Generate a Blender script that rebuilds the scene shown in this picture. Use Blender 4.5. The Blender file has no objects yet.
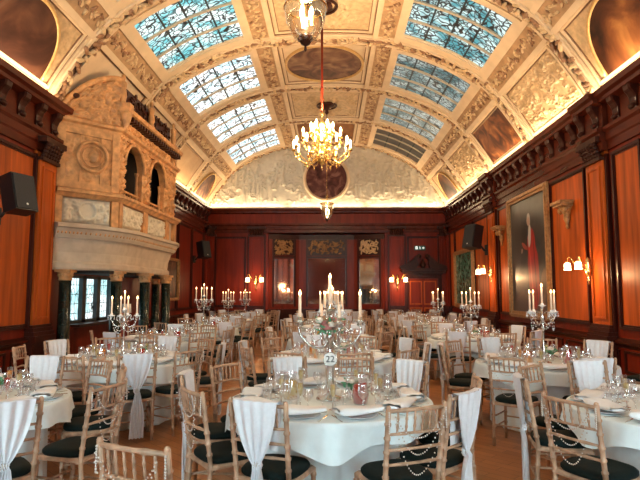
import bpy, math, random
import numpy as np
from mathutils import Vector, Matrix
random.seed(7)
SC = bpy.context.scene
COL = SC.collection
PI = math.pi
sin, cos = math.sin, math.cos

# ------------------------------------------------------------------ camera
FPX = 540.0
PITCH = math.atan(52 / FPX); YAW = math.atan(10 / FPX)
CAM = Vector((0.15, 0.0, 1.63))
cd = bpy.data.cameras.new('camera'); cam = bpy.data.objects.new('camera', cd); COL.objects.link(cam)
cd.sensor_width = 36; cd.lens = 36 * FPX / 640; cd.clip_end = 200; cd.clip_start = 0.05
cam.location = CAM; cam.rotation_euler = (PI / 2 + PITCH, 0, YAW)
SC.camera = cam

def project(p):
    d = Vector(p) - CAM
    x = d.x * cos(YAW) + d.y * sin(YAW); y = -d.x * sin(YAW) + d.y * cos(YAW)
    f = y * cos(PITCH) + d.z * sin(PITCH); u = d.z * cos(PITCH) - y * sin(PITCH)
    if f < .1: return None
    return 320 + FPX * x / f, 240 - FPX * u / f
def in_view(x, y, z0, z1, r):
    for z in (z0, z1):
        for dx in (-r, 0, r):
            q = project((x + dx, y, z))
            if q and -6 < q[0] < 646 and -6 < q[1] < 486: return True
    return False

# ------------------------------------------------------------------ materials
def new_mat(name):
    m = bpy.data.materials.new(name); m.use_nodes = True
    nt = m.node_tree; b = nt.nodes['Principled BSDF']
    return m, nt, b
def noise_nodes(nt, scale, stretch=(1, 1, 1), detail=4, coord='Object', dist=0):
    tc = nt.nodes.new('ShaderNodeTexCoord'); mp = nt.nodes.new('ShaderNodeMapping')
    mp.inputs['Scale'].default_value = stretch
    n = nt.nodes.new('ShaderNodeTexNoise'); n.inputs['Scale'].default_value = scale
    n.inputs['Detail'].default_value = detail; n.inputs['Distortion'].default_value = dist
    nt.links.new(tc.outputs[coord], mp.inputs[0]); nt.links.new(mp.outputs[0], n.inputs['Vector'])
    return n, mp
def ramp(nt, fac, stops):
    r = nt.nodes.new('ShaderNodeValToRGB'); nt.links.new(fac, r.inputs[0])
    e = r.color_ramp.elements
    e[0].position, e[0].color = stops[0][0], (*stops[0][1], 1)
    e[1].position, e[1].color = stops[-1][0], (*stops[-1][1], 1)
    for p, c in stops[1:-1]:
        k = e.new(p); k.color = (*c, 1)
    return r
def bump(nt, b, fac, strength, dist=.01):
    k = nt.nodes.new('ShaderNodeBump'); k.inputs['Strength'].default_value = strength
    k.inputs['Distance'].default_value = dist
    nt.links.new(fac, k.inputs['Height']); nt.links.new(k.outputs[0], b.inputs['Normal'])
def simple(name, c, rough=.5, metal=0, var=.12, scale=6, stretch=(1, 1, 1), bmp=0, emis=None, es=0, sheen=0, detail=4, dist=0, spec=None):
    m, nt, b = new_mat(name)
    b.inputs['Roughness'].default_value = rough; b.inputs['Metallic'].default_value = metal
    if spec is not None: b.inputs['Specular IOR Level'].default_value = spec
    n, _ = noise_nodes(nt, scale, stretch, detail, dist=dist)
    lo = tuple(max(0, x * (1 - var)) for x in c); hi = tuple(min(1, x * (1 + var)) for x in c)
    r = ramp(nt, n.outputs['Fac'], [(.3, lo), (.7, hi)])
    nt.links.new(r.outputs[0], b.inputs['Base Color'])
    if bmp: bump(nt, b, n.outputs['Fac'], bmp)
    if sheen: b.inputs['Sheen Weight'].default_value = sheen
    if emis: b.inputs['Emission Color'].default_value = (*emis, 1); b.inputs['Emission Strength'].default_value = es
    return m
M = {}
M['stucco'] = simple('cream_stucco', (.72, .54, .34), .6, var=.08, scale=3)
M['relief'] = simple('relief_stucco', (.58, .40, .215), .55, var=.22, scale=9, bmp=.15)
M['pale_relief'] = simple('pale_relief_stucco', (.64, .56, .42), .55, var=.10, scale=7, bmp=.15)
M['leaf'] = simple('cream_gilt_leaf', (.62, .42, .22), .45, var=.2, scale=14)
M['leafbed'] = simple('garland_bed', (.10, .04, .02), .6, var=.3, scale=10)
M['gilt'] = simple('gilt_moulding', (.62, .38, .14), .35, metal=.35, var=.15, scale=12)
M['gold'] = simple('polished_brass', (.95, .66, .26), .22, metal=1, var=.08, scale=20)
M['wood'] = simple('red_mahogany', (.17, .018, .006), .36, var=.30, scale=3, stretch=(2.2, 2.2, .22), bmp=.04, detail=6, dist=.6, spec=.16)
M['woodo'] = simple('orange_lit_mahogany', (.42, .078, .009), .36, var=.38, scale=3, stretch=(2.4, 2.4, .2), bmp=.04, detail=6, dist=.6, spec=.16)  # lighter panel mahogany; warm lamp light of the near walls put into its colour
M['woodd'] = simple('dark_mahogany', (.042, .008, .004), .3, var=.3, scale=3, stretch=(2, 2, .3), bmp=.04, spec=.16)
M['woodh'] = simple('cornice_mahogany', (.085, .015, .006), .27, var=.3, scale=3, stretch=(2, .4, 2), bmp=.04, spec=.16)
M['woodk'] = simple('carved_oak', (.045, .013, .007), .35, var=.4, scale=8, spec=.16)
M['stone'] = simple('warm_stone', (.54, .26, .095), .5, var=.36, scale=7, bmp=.3)
M['stone2'] = simple('grey_cream_stone', (.50, .40, .29), .5, var=.14, scale=4, bmp=.15)
M['marble'] = simple('green_marble', (.008, .015, .011), .15, var=1, scale=9, dist=3)
M['black'] = simple('black_plastic', (.008, .008, .009), .4, var=.1)
M['grille'] = simple('speaker_cloth', (.02, .02, .022), .7, var=.3, scale=90)
M['chair'] = simple('limewashed_wood', (.44, .275, .175), .42, var=.35, scale=14, stretch=(1, 1, .5))
M['ring'] = simple('bamboo_ring', (.58, .42, .30), .4, var=.1, scale=20)
M['pad'] = simple('dark_green_seat_cloth', (.003, .010, .009), .8, var=.2, scale=50, spec=.2)
M['cloth'] = simple('white_table_linen', (.80, .90, .92), .75, var=.03, scale=18, bmp=.05)
M['cloth2'] = simple('ivory_under_linen', (.78, .87, .89), .8, var=.03, scale=18, bmp=.05)
M['sash'] = simple('white_organza', (.80, .82, .86), .6, var=.04, scale=30)
M['napkin'] = simple('white_napkin_linen', (.92, .95, .96), .8, var=.02, scale=40, bmp=.05)
M['china'] = simple('white_china', (.60, .63, .66), .15, var=.02)
M['steel'] = simple('polished_steel', (.75, .75, .74), .15, metal=1, var=.05)
M['silver'] = simple('antique_silver', (.68, .66, .62), .22, metal=.9, var=.15, scale=30)
M['crystal'] = simple('crystal_bead', (.80, .82, .84), .08, var=.1, scale=40, spec=.9)
M['brownfillet'] = simple('brown_glaze', (.24, .12, .055), .6, var=.3, scale=12)
M['bandbed'] = simple('tan_band', (.46, .28, .14), .6, var=.25, scale=5)
M['leaf2'] = simple('brown_gilt_leaf', (.30, .15, .07), .45, var=.3, scale=14)
M['pearl'] = simple('pearl', (.66, .60, .54), .2, var=.03)
M['wax'] = simple('ivory_wax', (.85, .68, .52), .5, var=.03, emis=(1, .55, .25), es=.12)  # faint emission imitates flame light glowing in the wax
M['orange'] = simple('orange_juice', (.80, .32, .04), .2, var=.1)
M['red'] = simple('red_cordial', (.55, .02, .015), .15, var=.15)
M['amber'] = simple('pale_wine', (.66, .50, .20), .15, var=.1)
M['mint'] = simple('mint_leaf', (.10, .30, .16), .6, var=.3, scale=30)
M['rose'] = simple('dusky_rose_petal', (.42, .16, .15), .6, var=.3, scale=30)
M['ivoryrose'] = simple('ivory_rose_petal', (.75, .68, .60), .6, var=.1, scale=30)
M['teak'] = simple('table_wood', (.25, .15, .08), .5)
M['frame'] = simple('gilt_frame', (.40, .20, .07), .4, metal=.25, var=.3, scale=15)
M['mirror'] = simple('old_mirror', (.60, .55, .50), .05, metal=1, var=.05)
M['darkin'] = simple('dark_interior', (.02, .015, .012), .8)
M['lead'] = simple('lead_came', (.02, .03, .035), .5)
M['bar'] = simple('cream_glazing_bar', (.50, .42, .30), .5)
M['wgreen'] = simple('sign_green', (.0, .07, .05), .5)
M['wwhite'] = simple('sign_white', (.8, .85, .82), .5, emis=(.8, .9, .85), es=.6)
M['white'] = simple('white_card', (.82, .80, .76), .6)
M['ink'] = simple('black_ink', (.02, .02, .02), .6)
M['plaster'] = simple('pink_plaster', (.5, .33, .2), .6)

def emit(name, c, s):
    m, nt, b = new_mat(name)
    b.inputs['Base Color'].default_value = (*c, 1)
    b.inputs['Emission Color'].default_value = (*c, 1); b.inputs['Emission Strength'].default_value = s
    return m
M['flame'] = emit('candle_flame', (1, .55, .22), 14)
M['bulb'] = emit('chandelier_candle_bulb', (1, .72, .36), 16)
M['shade'] = emit('opal_glass_shade', (1, .66, .34), 12)

def glass_mat(name, tint=(1, 1, 1), t=.74):
    m, nt, b = new_mat(name)
    out = nt.nodes['Material Output']
    tr = nt.nodes.new('ShaderNodeBsdfTransparent'); tr.inputs[0].default_value = (*tint, 1)
    gl = nt.nodes.new('ShaderNodeBsdfGlossy'); gl.inputs['Roughness'].default_value = .06
    gl.inputs[0].default_value = (.95, .97, 1, 1)
    lw = nt.nodes.new('ShaderNodeLayerWeight'); lw.inputs[0].default_value = .35
    mr = nt.nodes.new('ShaderNodeMapRange')
    mr.inputs['From Min'].default_value = 0; mr.inputs['From Max'].default_value = 1
    mr.inputs['To Min'].default_value = 1 - t; mr.inputs['To Max'].default_value = .9
    nt.links.new(lw.outputs['Facing'], mr.inputs[0])
    mx = nt.nodes.new('ShaderNodeMixShader')
    nt.links.new(mr.outputs[0], mx.inputs[0]); nt.links.new(tr.outputs[0], mx.inputs[1]); nt.links.new(gl.outputs[0], mx.inputs[2])
    nt.links.new(mx.outputs[0], out.inputs['Surface'])
    return m
M['glass'] = glass_mat('clear_glass')
M['lglass'] = glass_mat('lantern_glass', (1, .95, .85), .8)

def stained(name, strength, c1, c2, scale=3.2, line=.045):
    m, nt, b = new_mat(name)
    tc = nt.nodes.new('ShaderNodeTexCoord')
    n = nt.nodes.new('ShaderNodeTexNoise'); n.inputs['Scale'].default_value = 1.6; n.inputs['Detail'].default_value = 2
    nt.links.new(tc.outputs['Object'], n.inputs['Vector'])
    ad = nt.nodes.new('ShaderNodeMixRGB'); ad.blend_type = 'ADD'; ad.inputs[0].default_value = .7
    nt.links.new(tc.outputs['Object'], ad.inputs[1]); nt.links.new(n.outputs['Color'], ad.inputs[2])
    v = nt.nodes.new('ShaderNodeTexVoronoi'); v.feature = 'DISTANCE_TO_EDGE'; v.inputs['Scale'].default_value = scale
    nt.links.new(ad.outputs[0], v.inputs['Vector'])
    w = nt.nodes.new('ShaderNodeTexWave'); w.inputs['Scale'].default_value = scale * .35; w.inputs['Distortion'].default_value = 9
    w.inputs['Detail'].default_value = 1.5; w.wave_type = 'RINGS'
    nt.links.new(tc.outputs['Object'], w.inputs['Vector'])
    wr = ramp(nt, w.outputs['Fac'], [(.0, (0, 0, 0)), (.16, (1, 1, 1))])
    r = ramp(nt, v.outputs['Distance'], [(line * .5, (0, 0, 0)), (line, (1, 1, 1))])
    n2 = nt.nodes.new('ShaderNodeTexNoise'); n2.inputs['Scale'].default_value = 2.2
    nt.links.new(tc.outputs['Object'], n2.inputs['Vector'])
    cr = ramp(nt, n2.outputs['Fac'], [(.4, c1), (.6, c2)])
    mu = nt.nodes.new('ShaderNodeMixRGB'); mu.blend_type = 'MULTIPLY'; mu.inputs[0].default_value = 1
    nt.links.new(cr.outputs[0], mu.inputs[1]); nt.links.new(r.outputs[0], mu.inputs[2])
    mu2 = nt.nodes.new('ShaderNodeMixRGB'); mu2.blend_type = 'MULTIPLY'; mu2.inputs[0].default_value = .85
    nt.links.new(mu.outputs[0], mu2.inputs[1]); nt.links.new(wr.outputs[0], mu2.inputs[2])
    b.inputs['Base Color'].default_value = (.02, .025, .03, 1); b.inputs['Roughness'].default_value = .3
    nt.links.new(mu2.outputs[0], b.inputs['Emission Color']); b.inputs['Emission Strength'].default_value = strength
    return m

def painting(name, stops, scale=1.3, seed=0, rough=.4):
    m, nt, b = new_mat(name)
    n, mp = noise_nodes(nt, scale, detail=5, dist=1.2); mp.inputs['Location'].default_value = (seed, seed * 2.3, 0)
    r = ramp(nt, n.outputs['Fac'], stops)
    nt.links.new(r.outputs[0], b.inputs['Base Color']); b.inputs['Roughness'].default_value = rough; b.inputs['Specular IOR Level'].default_value = .15
    return m
BROWN = [(.32, (.018, .006, .004)), (.46, (.085, .024, .009)), (.58, (.20, .065, .02)), (.70, (.42, .17, .05))]
DBROWN = [(.32, (.014, .006, .005)), (.48, (.06, .022, .014)), (.6, (.14, .055, .03)), (.74, (.22, .12, .08))]
M['paint_a'] = painting('lunette_painting', BROWN, .9, 3)
M['paint_al'] = painting('dim_lunette_painting', DBROWN, .8, 5)
M['paint_c'] = painting('panel_painting', BROWN, 1.6, 9)
M['paint_o'] = painting('oval_painting', [(.3, (.05, .018, .01)), (.5, (.14, .055, .03)), (.7, (.30, .17, .09))], 1.8, 12)
M['paint_r'] = painting('ceiling_rectangle_painting', [(.3, (.13, .045, .015)), (.5, (.25, .10, .035)), (.7, (.34, .16, .06))], 1.2, 15)
M['paint_round'] = painting('round_painting', [(.3, (.04, .012, .01)), (.5, (.12, .04, .03)), (.68, (.30, .14, .10))], 2.2, 18)
M['paint_plain'] = painting('ochre_panel_painting', [(.3, (.42, .24, .10)), (.7, (.56, .35, .17))], 1, 21)
M['paint_green'] = painting('woodland_painting', [(.35, (.02, .06, .045)), (.52, (.07, .17, .12)), (.68, (.26, .36, .28))], 5, 24, .2)
M['paint_small'] = painting('brown_portrait_painting', DBROWN, 2, 27)

def figure_painting(name, bg, ell):
    """ell: (cx, cz, rx, rz, rot, color) in metres of the object's own y/z."""
    m, nt, b = new_mat(name)
    tc = nt.nodes.new('ShaderNodeTexCoord'); sp = nt.nodes.new('ShaderNodeSeparateXYZ')
    n = nt.nodes.new('ShaderNodeTexNoise'); n.inputs['Scale'].default_value = 3; n.inputs['Detail'].default_value = 5
    nt.links.new(tc.outputs['Object'], n.inputs['Vector'])
    ad = nt.nodes.new('ShaderNodeMixRGB'); ad.blend_type = 'ADD'; ad.inputs[0].default_value = .12
    nt.links.new(tc.outputs['Object'], ad.inputs[1]); nt.links.new(n.outputs['Color'], ad.inputs[2])
    nt.links.new(ad.outputs[0], sp.inputs[0])
    cur = ramp(nt, n.outputs['Fac'], [(.3, tuple(x * .5 for x in bg)), (.7, tuple(x * 1.5 for x in bg))]).outputs[0]
    def mth(op, a, bb):
        k = nt.nodes.new('ShaderNodeMath'); k.operation = op
        for i, q in enumerate((a, bb)):
            if hasattr(q, 'links'): nt.links.new(q, k.inputs[i])
            else: k.inputs[i].default_value = q
        return k.outputs[0]
    for cx, cz, rx, rz, rot, c in ell:
        dx = mth('SUBTRACT', sp.outputs['Y'], cx + .06); dz = mth('SUBTRACT', sp.outputs['Z'], cz + .06)
        a = mth('ADD', mth('MULTIPLY', dx, cos(rot) / rx), mth('MULTIPLY', dz, sin(rot) / rx))
        bb = mth('ADD', mth('MULTIPLY', dx, -sin(rot) / rz), mth('MULTIPLY', dz, cos(rot) / rz))
        d = mth('ADD', mth('MULTIPLY', a, a), mth('MULTIPLY', bb, bb))
        rr = ramp(nt, d, [(.75, (1, 1, 1)), (1.0, (0, 0, 0))])
        mx = nt.nodes.new('ShaderNodeMixRGB'); nt.links.new(rr.outputs[0], mx.inputs[0])
        nt.links.new(cur, mx.inputs[1]); mx.inputs[2].default_value = (*c, 1); cur = mx.outputs[0]
    nt.links.new(cur, b.inputs['Base Color']); b.inputs['Roughness'].default_value = .28
    return m

def parquet():
    m, nt, b = new_mat('oak_parquet')
    tc = nt.nodes.new('ShaderNodeTexCoord'); mp = nt.nodes.new('ShaderNodeMapping')
    mp.inputs['Rotation'].default_value = (0, 0, PI / 4)
    nt.links.new(tc.outputs['Object'], mp.inputs[0])
    br = nt.nodes.new('ShaderNodeTexBrick'); br.inputs['Scale'].default_value = 1
    br.inputs['Brick Width'].default_value = .45; br.inputs['Row Height'].default_value = .11
    br.inputs['Mortar Size'].default_value = .002
    br.inputs['Color1'].default_value = (.50, .225, .085, 1); br.inputs['Color2'].default_value = (.38, .16, .058, 1)
    br.inputs['Mortar'].default_value = (.08, .03, .015, 1)
    nt.links.new(mp.outputs[0], br.inputs['Vector'])
    n = nt.nodes.new('ShaderNodeTexNoise'); n.inputs['Scale'].default_value = 1.2; n.inputs['Detail'].default_value = 6
    nt.links.new(tc.outputs['Object'], n.inputs['Vector'])
    r = ramp(nt, n.outputs['Fac'], [(.3, (.7, .7, .7)), (.7, (1.15, 1.1, 1.05))])
    mu = nt.nodes.new('ShaderNodeMixRGB'); mu.blend_type = 'MULTIPLY'; mu.inputs[0].default_value = 1
    nt.links.new(br.outputs['Color'], mu.inputs[1]); nt.links.new(r.outputs[0], mu.inputs[2])
    nt.links.new(mu.outputs[0], b.inputs['Base Color']); b.inputs['Roughness'].default_value = .38; b.inputs['Specular IOR Level'].default_value = .3
    return m
M['floor'] = parquet()

# ------------------------------------------------------------------ mesh builder
class MB:
    def __init__(s): s.v = []; s.f = []; s.mi = []; s.sm = []; s.mats = []; s.cur = 0; s.smooth = True
    def mat(s, m):
        if m not in s.mats: s.mats.append(m)
        s.cur = s.mats.index(m); return s
    def add(s, vs, fs, smooth=None):
        o = len(s.v); s.v.extend([tuple(q) for q in vs])
        for f in fs:
            s.f.append(tuple(i + o for i in f)); s.mi.append(s.cur); s.sm.append(s.smooth if smooth is None else smooth)
    def box(s, x0, x1, y0, y1, z0, z1):
        vs = [(x, y, z) for x in (x0, x1) for y in (y0, y1) for z in (z0, z1)]
        s.add(vs, [(0, 1, 3, 2), (4, 6, 7, 5), (0, 4, 5, 1), (2, 3, 7, 6), (0, 2, 6, 4), (1, 5, 7, 3)], False); return s
    def rbox(s, x0, x1, y0, y1, z0, z1, b=.01):
        """box with chamfered vertical and top edges"""
        b = min(b, (x1 - x0) / 2.1, (y1 - y0) / 2.1, (z1 - z0) / 2.1)
        def ring(i, z): return [(x0 + i + (b if k in (0, 7) else 0), y, z) for k, y in ()]
        vs = []
        for z, i in ((z0, 0), (z1 - b, 0), (z1, b)):
            X0, X1, Y0, Y1 = x0 + i, x1 - i, y0 + i, y1 - i
            vs += [(X0 + b, Y0, z), (X1 - b, Y0, z), (X1, Y0 + b, z), (X1, Y1 - b, z), (X1 - b, Y1, z), (X0 + b, Y1, z), (X0, Y1 - b, z), (X0, Y0 + b, z)]
        fs = [tuple(range(7, -1, -1)), tuple(range(16, 24))]
        for k in range(2):
            for j in range(8):
                a = k * 8 + j; c = k * 8 + (j + 1) % 8; fs.append((a, c, c + 8, a + 8))
        s.add(vs, fs, False); return s
    def tube(s, pts, rad, seg=8, caps=True):
        pts = [Vector(p) for p in pts]; n = len(pts)
        if not hasattr(rad, '__len__'): rad = [rad] * n
        vs = []; up = None
        for i in range(n):
            t = (pts[min(i + 1, n - 1)] - pts[max(i - 1, 0)])
            if t.length < 1e-9: t = Vector((0, 0, 1))
            t.normalize()
            if up is None: up = t.orthogonal().normalized()
            up = (up - t * up.dot(t))
            if up.length < 1e-6: up = t.orthogonal()
            up.normalize(); w = t.cross(up)
            for k in range(seg):
                a = 2 * PI * k / seg; vs.append(pts[i] + (up * cos(a) + w * sin(a)) * rad[i])
        fs = [(i * seg + k, i * seg + (k + 1) % seg, (i + 1) * seg + (k + 1) % seg, (i + 1) * seg + k) for i in range(n - 1) for k in range(seg)]
        if caps: fs += [tuple(range(seg - 1, -1, -1)), tuple(range((n - 1) * seg, n * seg))]
        s.add(vs, fs); return s
    def lathe(s, prof, c=(0, 0, 0), seg=16, sx=1, sy=1):
        vs = []; 
        for r, z in prof:
            for k in range(seg):
                a = 2 * PI * k / seg; vs.append((c[0] + r * cos(a) * sx, c[1] + r * sin(a) * sy, c[2] + z))
        n = len(prof)
        fs = [(i * seg + k, i * seg + (k + 1) % seg, (i + 1) * seg + (k + 1) % seg, (i + 1) * seg + k) for i in range(n - 1) for k in range(seg)]
        if prof[0][0] > 1e-4: fs.append(tuple(range(seg - 1, -1, -1)))
        if prof[-1][0] > 1e-4 and not getattr(s, 'open_top', False): fs.append(tuple(range((n - 1) * seg, n * seg)))
        s.add(vs, fs); return s
    def blob(s, c, r, seg=8, rings=5, mat=None):
        """ellipsoid, r = (rx, ry, rz); mat = 3x3 rotation"""
        if not hasattr(r, '__len__'): r = (r, r, r)
        vs = []
        for i in range(rings + 1):
            p = PI * i / rings
            for k in range(seg):
                a = 2 * PI * k / seg
                v = Vector((r[0] * sin(p) * cos(a), r[1] * sin(p) * sin(a), -r[2] * cos(p)))
                if mat is not None: v = mat @ v
                vs.append((c[0] + v.x, c[1] + v.y, c[2] + v.z))
        fs = [(i * seg + k, i * seg + (k + 1) % seg, (i + 1) * seg + (k + 1) % seg, (i + 1) * seg + k) for i in range(rings) for k in range(seg)]
        s.add(vs, fs); return s
    def grid(s, fn, nu, nv, close_u=False):
        vs = [fn(i / nu, j / nv) for j in range(nv + 1) for i in range(nu + (0 if close_u else 1))]
        w = nu + (0 if close_u else 1)
        fs = [(j * w + i, j * w + (i + 1) % w, (j + 1) * w + (i + 1) % w, (j + 1) * w + i) for j in range(nv) for i in range(nu)]
        s.add(vs, fs); return s
    def prism(s, poly, axis, a0, a1):
        """poly = 2D outline extruded along axis ('x','y','z') from a0 to a1"""
        def P(p, a):
            return {'x': (a, p[0], p[1]), 'y': (p[0], a, p[1]), 'z': (p[0], p[1], a)}[axis]
        n = len(poly)
        vs = [P(p, a0) for p in poly] + [P(p, a1) for p in poly]
        fs = [tuple(range(n - 1, -1, -1)), tuple(range(n, 2 * n))] + [(i, (i + 1) % n, n + (i + 1) % n, n + i) for i in range(n)]
        s.add(vs, fs, False); return s
    def mesh(s, name):
        me = bpy.data.meshes.new(name); me.from_pydata(s.v, [], s.f)
        for m in s.mats: me.materials.append(m)
        me.polygons.foreach_set('material_index', s.mi); me.polygons.foreach_set('use_smooth', s.sm)
        me.update(); return me
    def build(s, name, parent=None, loc=None):
        o = bpy.data.objects.new(name, s.mesh(name)); COL.objects.link(o)
        if parent is not None: o.parent = parent
        if loc is not None: o.location = loc
        return o
def new(m): return MB().mat(M[m])
def tag(o, label, cat, group=None):
    o['label'] = label; o['category'] = cat
    if group: o['group'] = group
    return o
def struct(o): o['kind'] = 'structure'; return o
def empty(name, loc=(0, 0, 0), rz=0):
    o = bpy.data.objects.new(name, None); COL.objects.link(o); o.location = loc; o.rotation_euler = (0, 0, rz)
    o.empty_display_size = .1; return o
CH = {}
def register(root):
    """remember the children of a prototype so that copying is quick"""
    def rec(o):
        CH[o.name] = list(o.children)
        for c in CH[o.name]: rec(c)
    rec(root)
def copy_tree(o, parent=None):
    c = o.copy(); COL.objects.link(c); c.parent = parent
    for ch in CH.get(o.name, ()): copy_tree(ch, c)
    return c
class Proto:
    """first use places the prototype itself, later uses place copies"""
    def __init__(s, root): s.root = root; s.used = False; register(root)
    def place(s, loc, rz=0, scale=None, rot=None):
        o = s.root if not s.used else copy_tree(s.root)
        s.used = True
        o.location = loc; o.rotation_euler = rot if rot is not None else (0, 0, rz)
        if scale: o.scale = (scale,) * 3
        for k in ('label', 'category', 'group'):
            if k in o: del o[k]
        return o

def text_into(parent, name, body, size, mat, loc, rot, extrude=.001):
    cu = bpy.data.curves.new(name, 'FONT'); cu.body = body; cu.size = size; cu.extrude = extrude
    cu.align_x = 'CENTER'; cu.align_y = 'CENTER'
    o = bpy.data.objects.new(name, cu); COL.objects.link(o)
    dg = bpy.context.evaluated_depsgraph_get(); me = bpy.data.meshes.new_from_object(o.evaluated_get(dg))
    bpy.data.objects.remove(o); me.materials.clear(); me.materials.append(mat)
    q = bpy.data.objects.new(name, me); COL.objects.link(q); q.parent = parent; q.location = loc; q.rotation_euler = rot
    return q
# ------------------------------------------------------------------ the room: sizes
WX = 5.15            # side walls
YB = 23.1            # back wall
YR = -3.05           # rear wall, behind the photographer
BAY = 3.25
RIBS = [22.95 - BAY * k for k in range(9)]          # 22.95, 19.7, 16.45, 13.2, 9.95, 6.7, 3.45, .2, -3.05

# floor
struct(new('floor').box(-6.6, 5.6, YR - .2, YB + 1.2, -.1, 0).build('floor'))

# ---- vault profile, parametrised by arc length; t in [-1, 1]
PP = [(0, 8.1), (1.0, 8.07), (1.95, 7.94), (3.0, 7.56), (3.9, 7.03), (4.42, 6.5), (4.8, 5.98), (5.1, 5.5), (5.2, 5.25)]
def catmull(pts, n=10):
    out = []
    q = [(-pts[1][0], pts[1][1])] + list(pts) + [(2 * pts[-1][0] - pts[-2][0], 2 * pts[-1][1] - pts[-2][1])]
    for i in range(1, len(q) - 2):
        for k in range(n):
            t = k / n; p0, p1, p2, p3 = q[i - 1], q[i], q[i + 1], q[i + 2]
            out.append(tuple(.5 * ((2 * p1[a]) + (-p0[a] + p2[a]) * t + (2 * p0[a] - 5 * p1[a] + 4 * p2[a] - p3[a]) * t * t + (-p0[a] + 3 * p1[a] - 3 * p2[a] + p3[a]) * t ** 3) for a in (0, 1)))
    out.append(pts[-1]); return out
PF = catmull(PP); AL = [0]
for a, b_ in zip(PF, PF[1:]): AL.append(AL[-1] + math.hypot(b_[0] - a[0], b_[1] - a[1]))
LT = AL[-1]
def vp(t):
    """point and inward normal at parameter t"""
    s = min(abs(t), 1) * LT; i = min(int(np.searchsorted(AL, s, side='right')) - 1, len(PF) - 2)
    f = (s - AL[i]) / (AL[i + 1] - AL[i]); a, b_ = PF[i], PF[i + 1]
    x = a[0] + (b_[0] - a[0]) * f; z = a[1] + (b_[1] - a[1]) * f
    i0, i1 = max(i - 1, 0), min(i + 2, len(PF) - 1)
    dx, dz = PF[i1][0] - PF[i0][0], PF[i1][1] - PF[i0][1]
    if i == 0: dx, dz = 1, 0
    l = math.hypot(dx, dz); nx, nz = dz / l, -dx / l
    sg = 1 if t >= 0 else -1
    return x * sg, z, nx * sg, nz
def tx(x):
    xs = [p[0] for p in PF]; s = np.interp(abs(x), xs, AL); return float(s / LT) * (1 if x >= 0 else -1)
def VP(t, y, off=0):
    x, z, nx, nz = vp(t); return (x + nx * off, y, z + nz * off)
def vault_slab(mb, t0, t1, y0, y1, o0, o1, nt=None, ny=1, H=None):
    """raised slab on the vault surface; H(u,v) adds relief"""
    nt = nt or max(2, int(abs(t1 - t0) * 40))
    g = lambda u, v: VP(t0 + (t1 - t0) * u, y0 + (y1 - y0) * v, o1 + (H(u, v) if H else 0))
    mb.grid(g, nt, ny)
    for v in (0, 1): mb.grid(lambda u, w, v=v: VP(t0 + (t1 - t0) * u, y0 + (y1 - y0) * v, o0 + (o1 - o0) * w), nt, 1)
    for u in (0, 1): mb.grid(lambda v, w, u=u: VP(t0 + (t1 - t0) * u, y0 + (y1 - y0) * v, o0 + (o1 - o0) * w), ny, 1)

# ---- relief height fields
def relief_field(nu, nv, W, Hh, kind='scroll', n=40, amp=.05, rw=.03, seed=1, mask=None):
    rg = random.Random(seed)
    U, V = np.meshgrid(np.linspace(0, W, nu + 1), np.linspace(0, Hh, nv + 1))
    Z = np.zeros_like(U)
    for _ in range(n):
        cx, cy = rg.uniform(0, W), rg.uniform(0, Hh)
        if kind == 'figure':
            if rg.random() < .28:      # a standing figure: head, trunk, limbs
                h = Hh * rg.uniform(.28, .4); cy = rg.uniform(0.02, .45) * Hh
                lean = rg.uniform(-.25, .25)
                seg = [((0, .0), (.03, .45), .07), ((.10, 0), (.02, .45), .07), ((.02, .42), (0, .75), .10), ((0, .72), (rg.uniform(.15, .35) * rg.choice((-1, 1)), rg.uniform(.5, 1.0)), .045), ((0, .72), (rg.uniform(.1, .3) * rg.choice((-1, 1)), rg.uniform(.4, .8)), .045), ((0, .9), (.01, .93), .07)]
                for (a, b_, r) in seg:
                    ax, ay = cx + (a[0] + lean * a[1]) * h, cy + a[1] * h; bx, by = cx + (b_[0] + lean * b_[1]) * h, cy + b_[1] * h
                    for k in range(9):
                        px, py = ax + (bx - ax) * k / 8, ay + (by - ay) * k / 8
                        Z = np.maximum(Z, amp * np.exp(-((U - px) ** 2 + (V - py) ** 2) / (r * h * .5) ** 2))
                continue
        R = rg.uniform(.06, .2) * min(W, Hh, 1.6); a0 = rg.uniform(0, 2 * PI); turns = rg.uniform(.6, 1.5) * rg.choice((-1, 1))
        m = 16
        for k in range(m):
            f = k / (m - 1); a = a0 + turns * 2 * PI * f; rr = R * (1 - .75 * f)
            px, py = cx + rr * cos(a), cy + rr * sin(a); w = rw * (.7 + .8 * f)
            Z = np.maximum(Z, amp * (.55 + .45 * f) * np.exp(-((U - px) ** 2 + (V - py) ** 2) / w ** 2))
    if mask is not None: Z = Z * mask(U / W, V / Hh)
    def H(u, v): return float(Z[int(round(v * nv)), int(round(u * nu))])
    return H

# ---- ceiling shell
mb = new('stucco')
for k in range(8):
    pass
ceil = new('stucco')
NT = 96
ceil.grid(lambda u, v: VP(-1 + 2 * u, YR + (YB - YR) * v, 0), NT, 1)
ceil.grid(lambda u, v: VP(-1 + 2 * u, YR + (YB - YR) * v, -.12), NT, 1)
struct(ceil.build('ceiling'))

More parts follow.
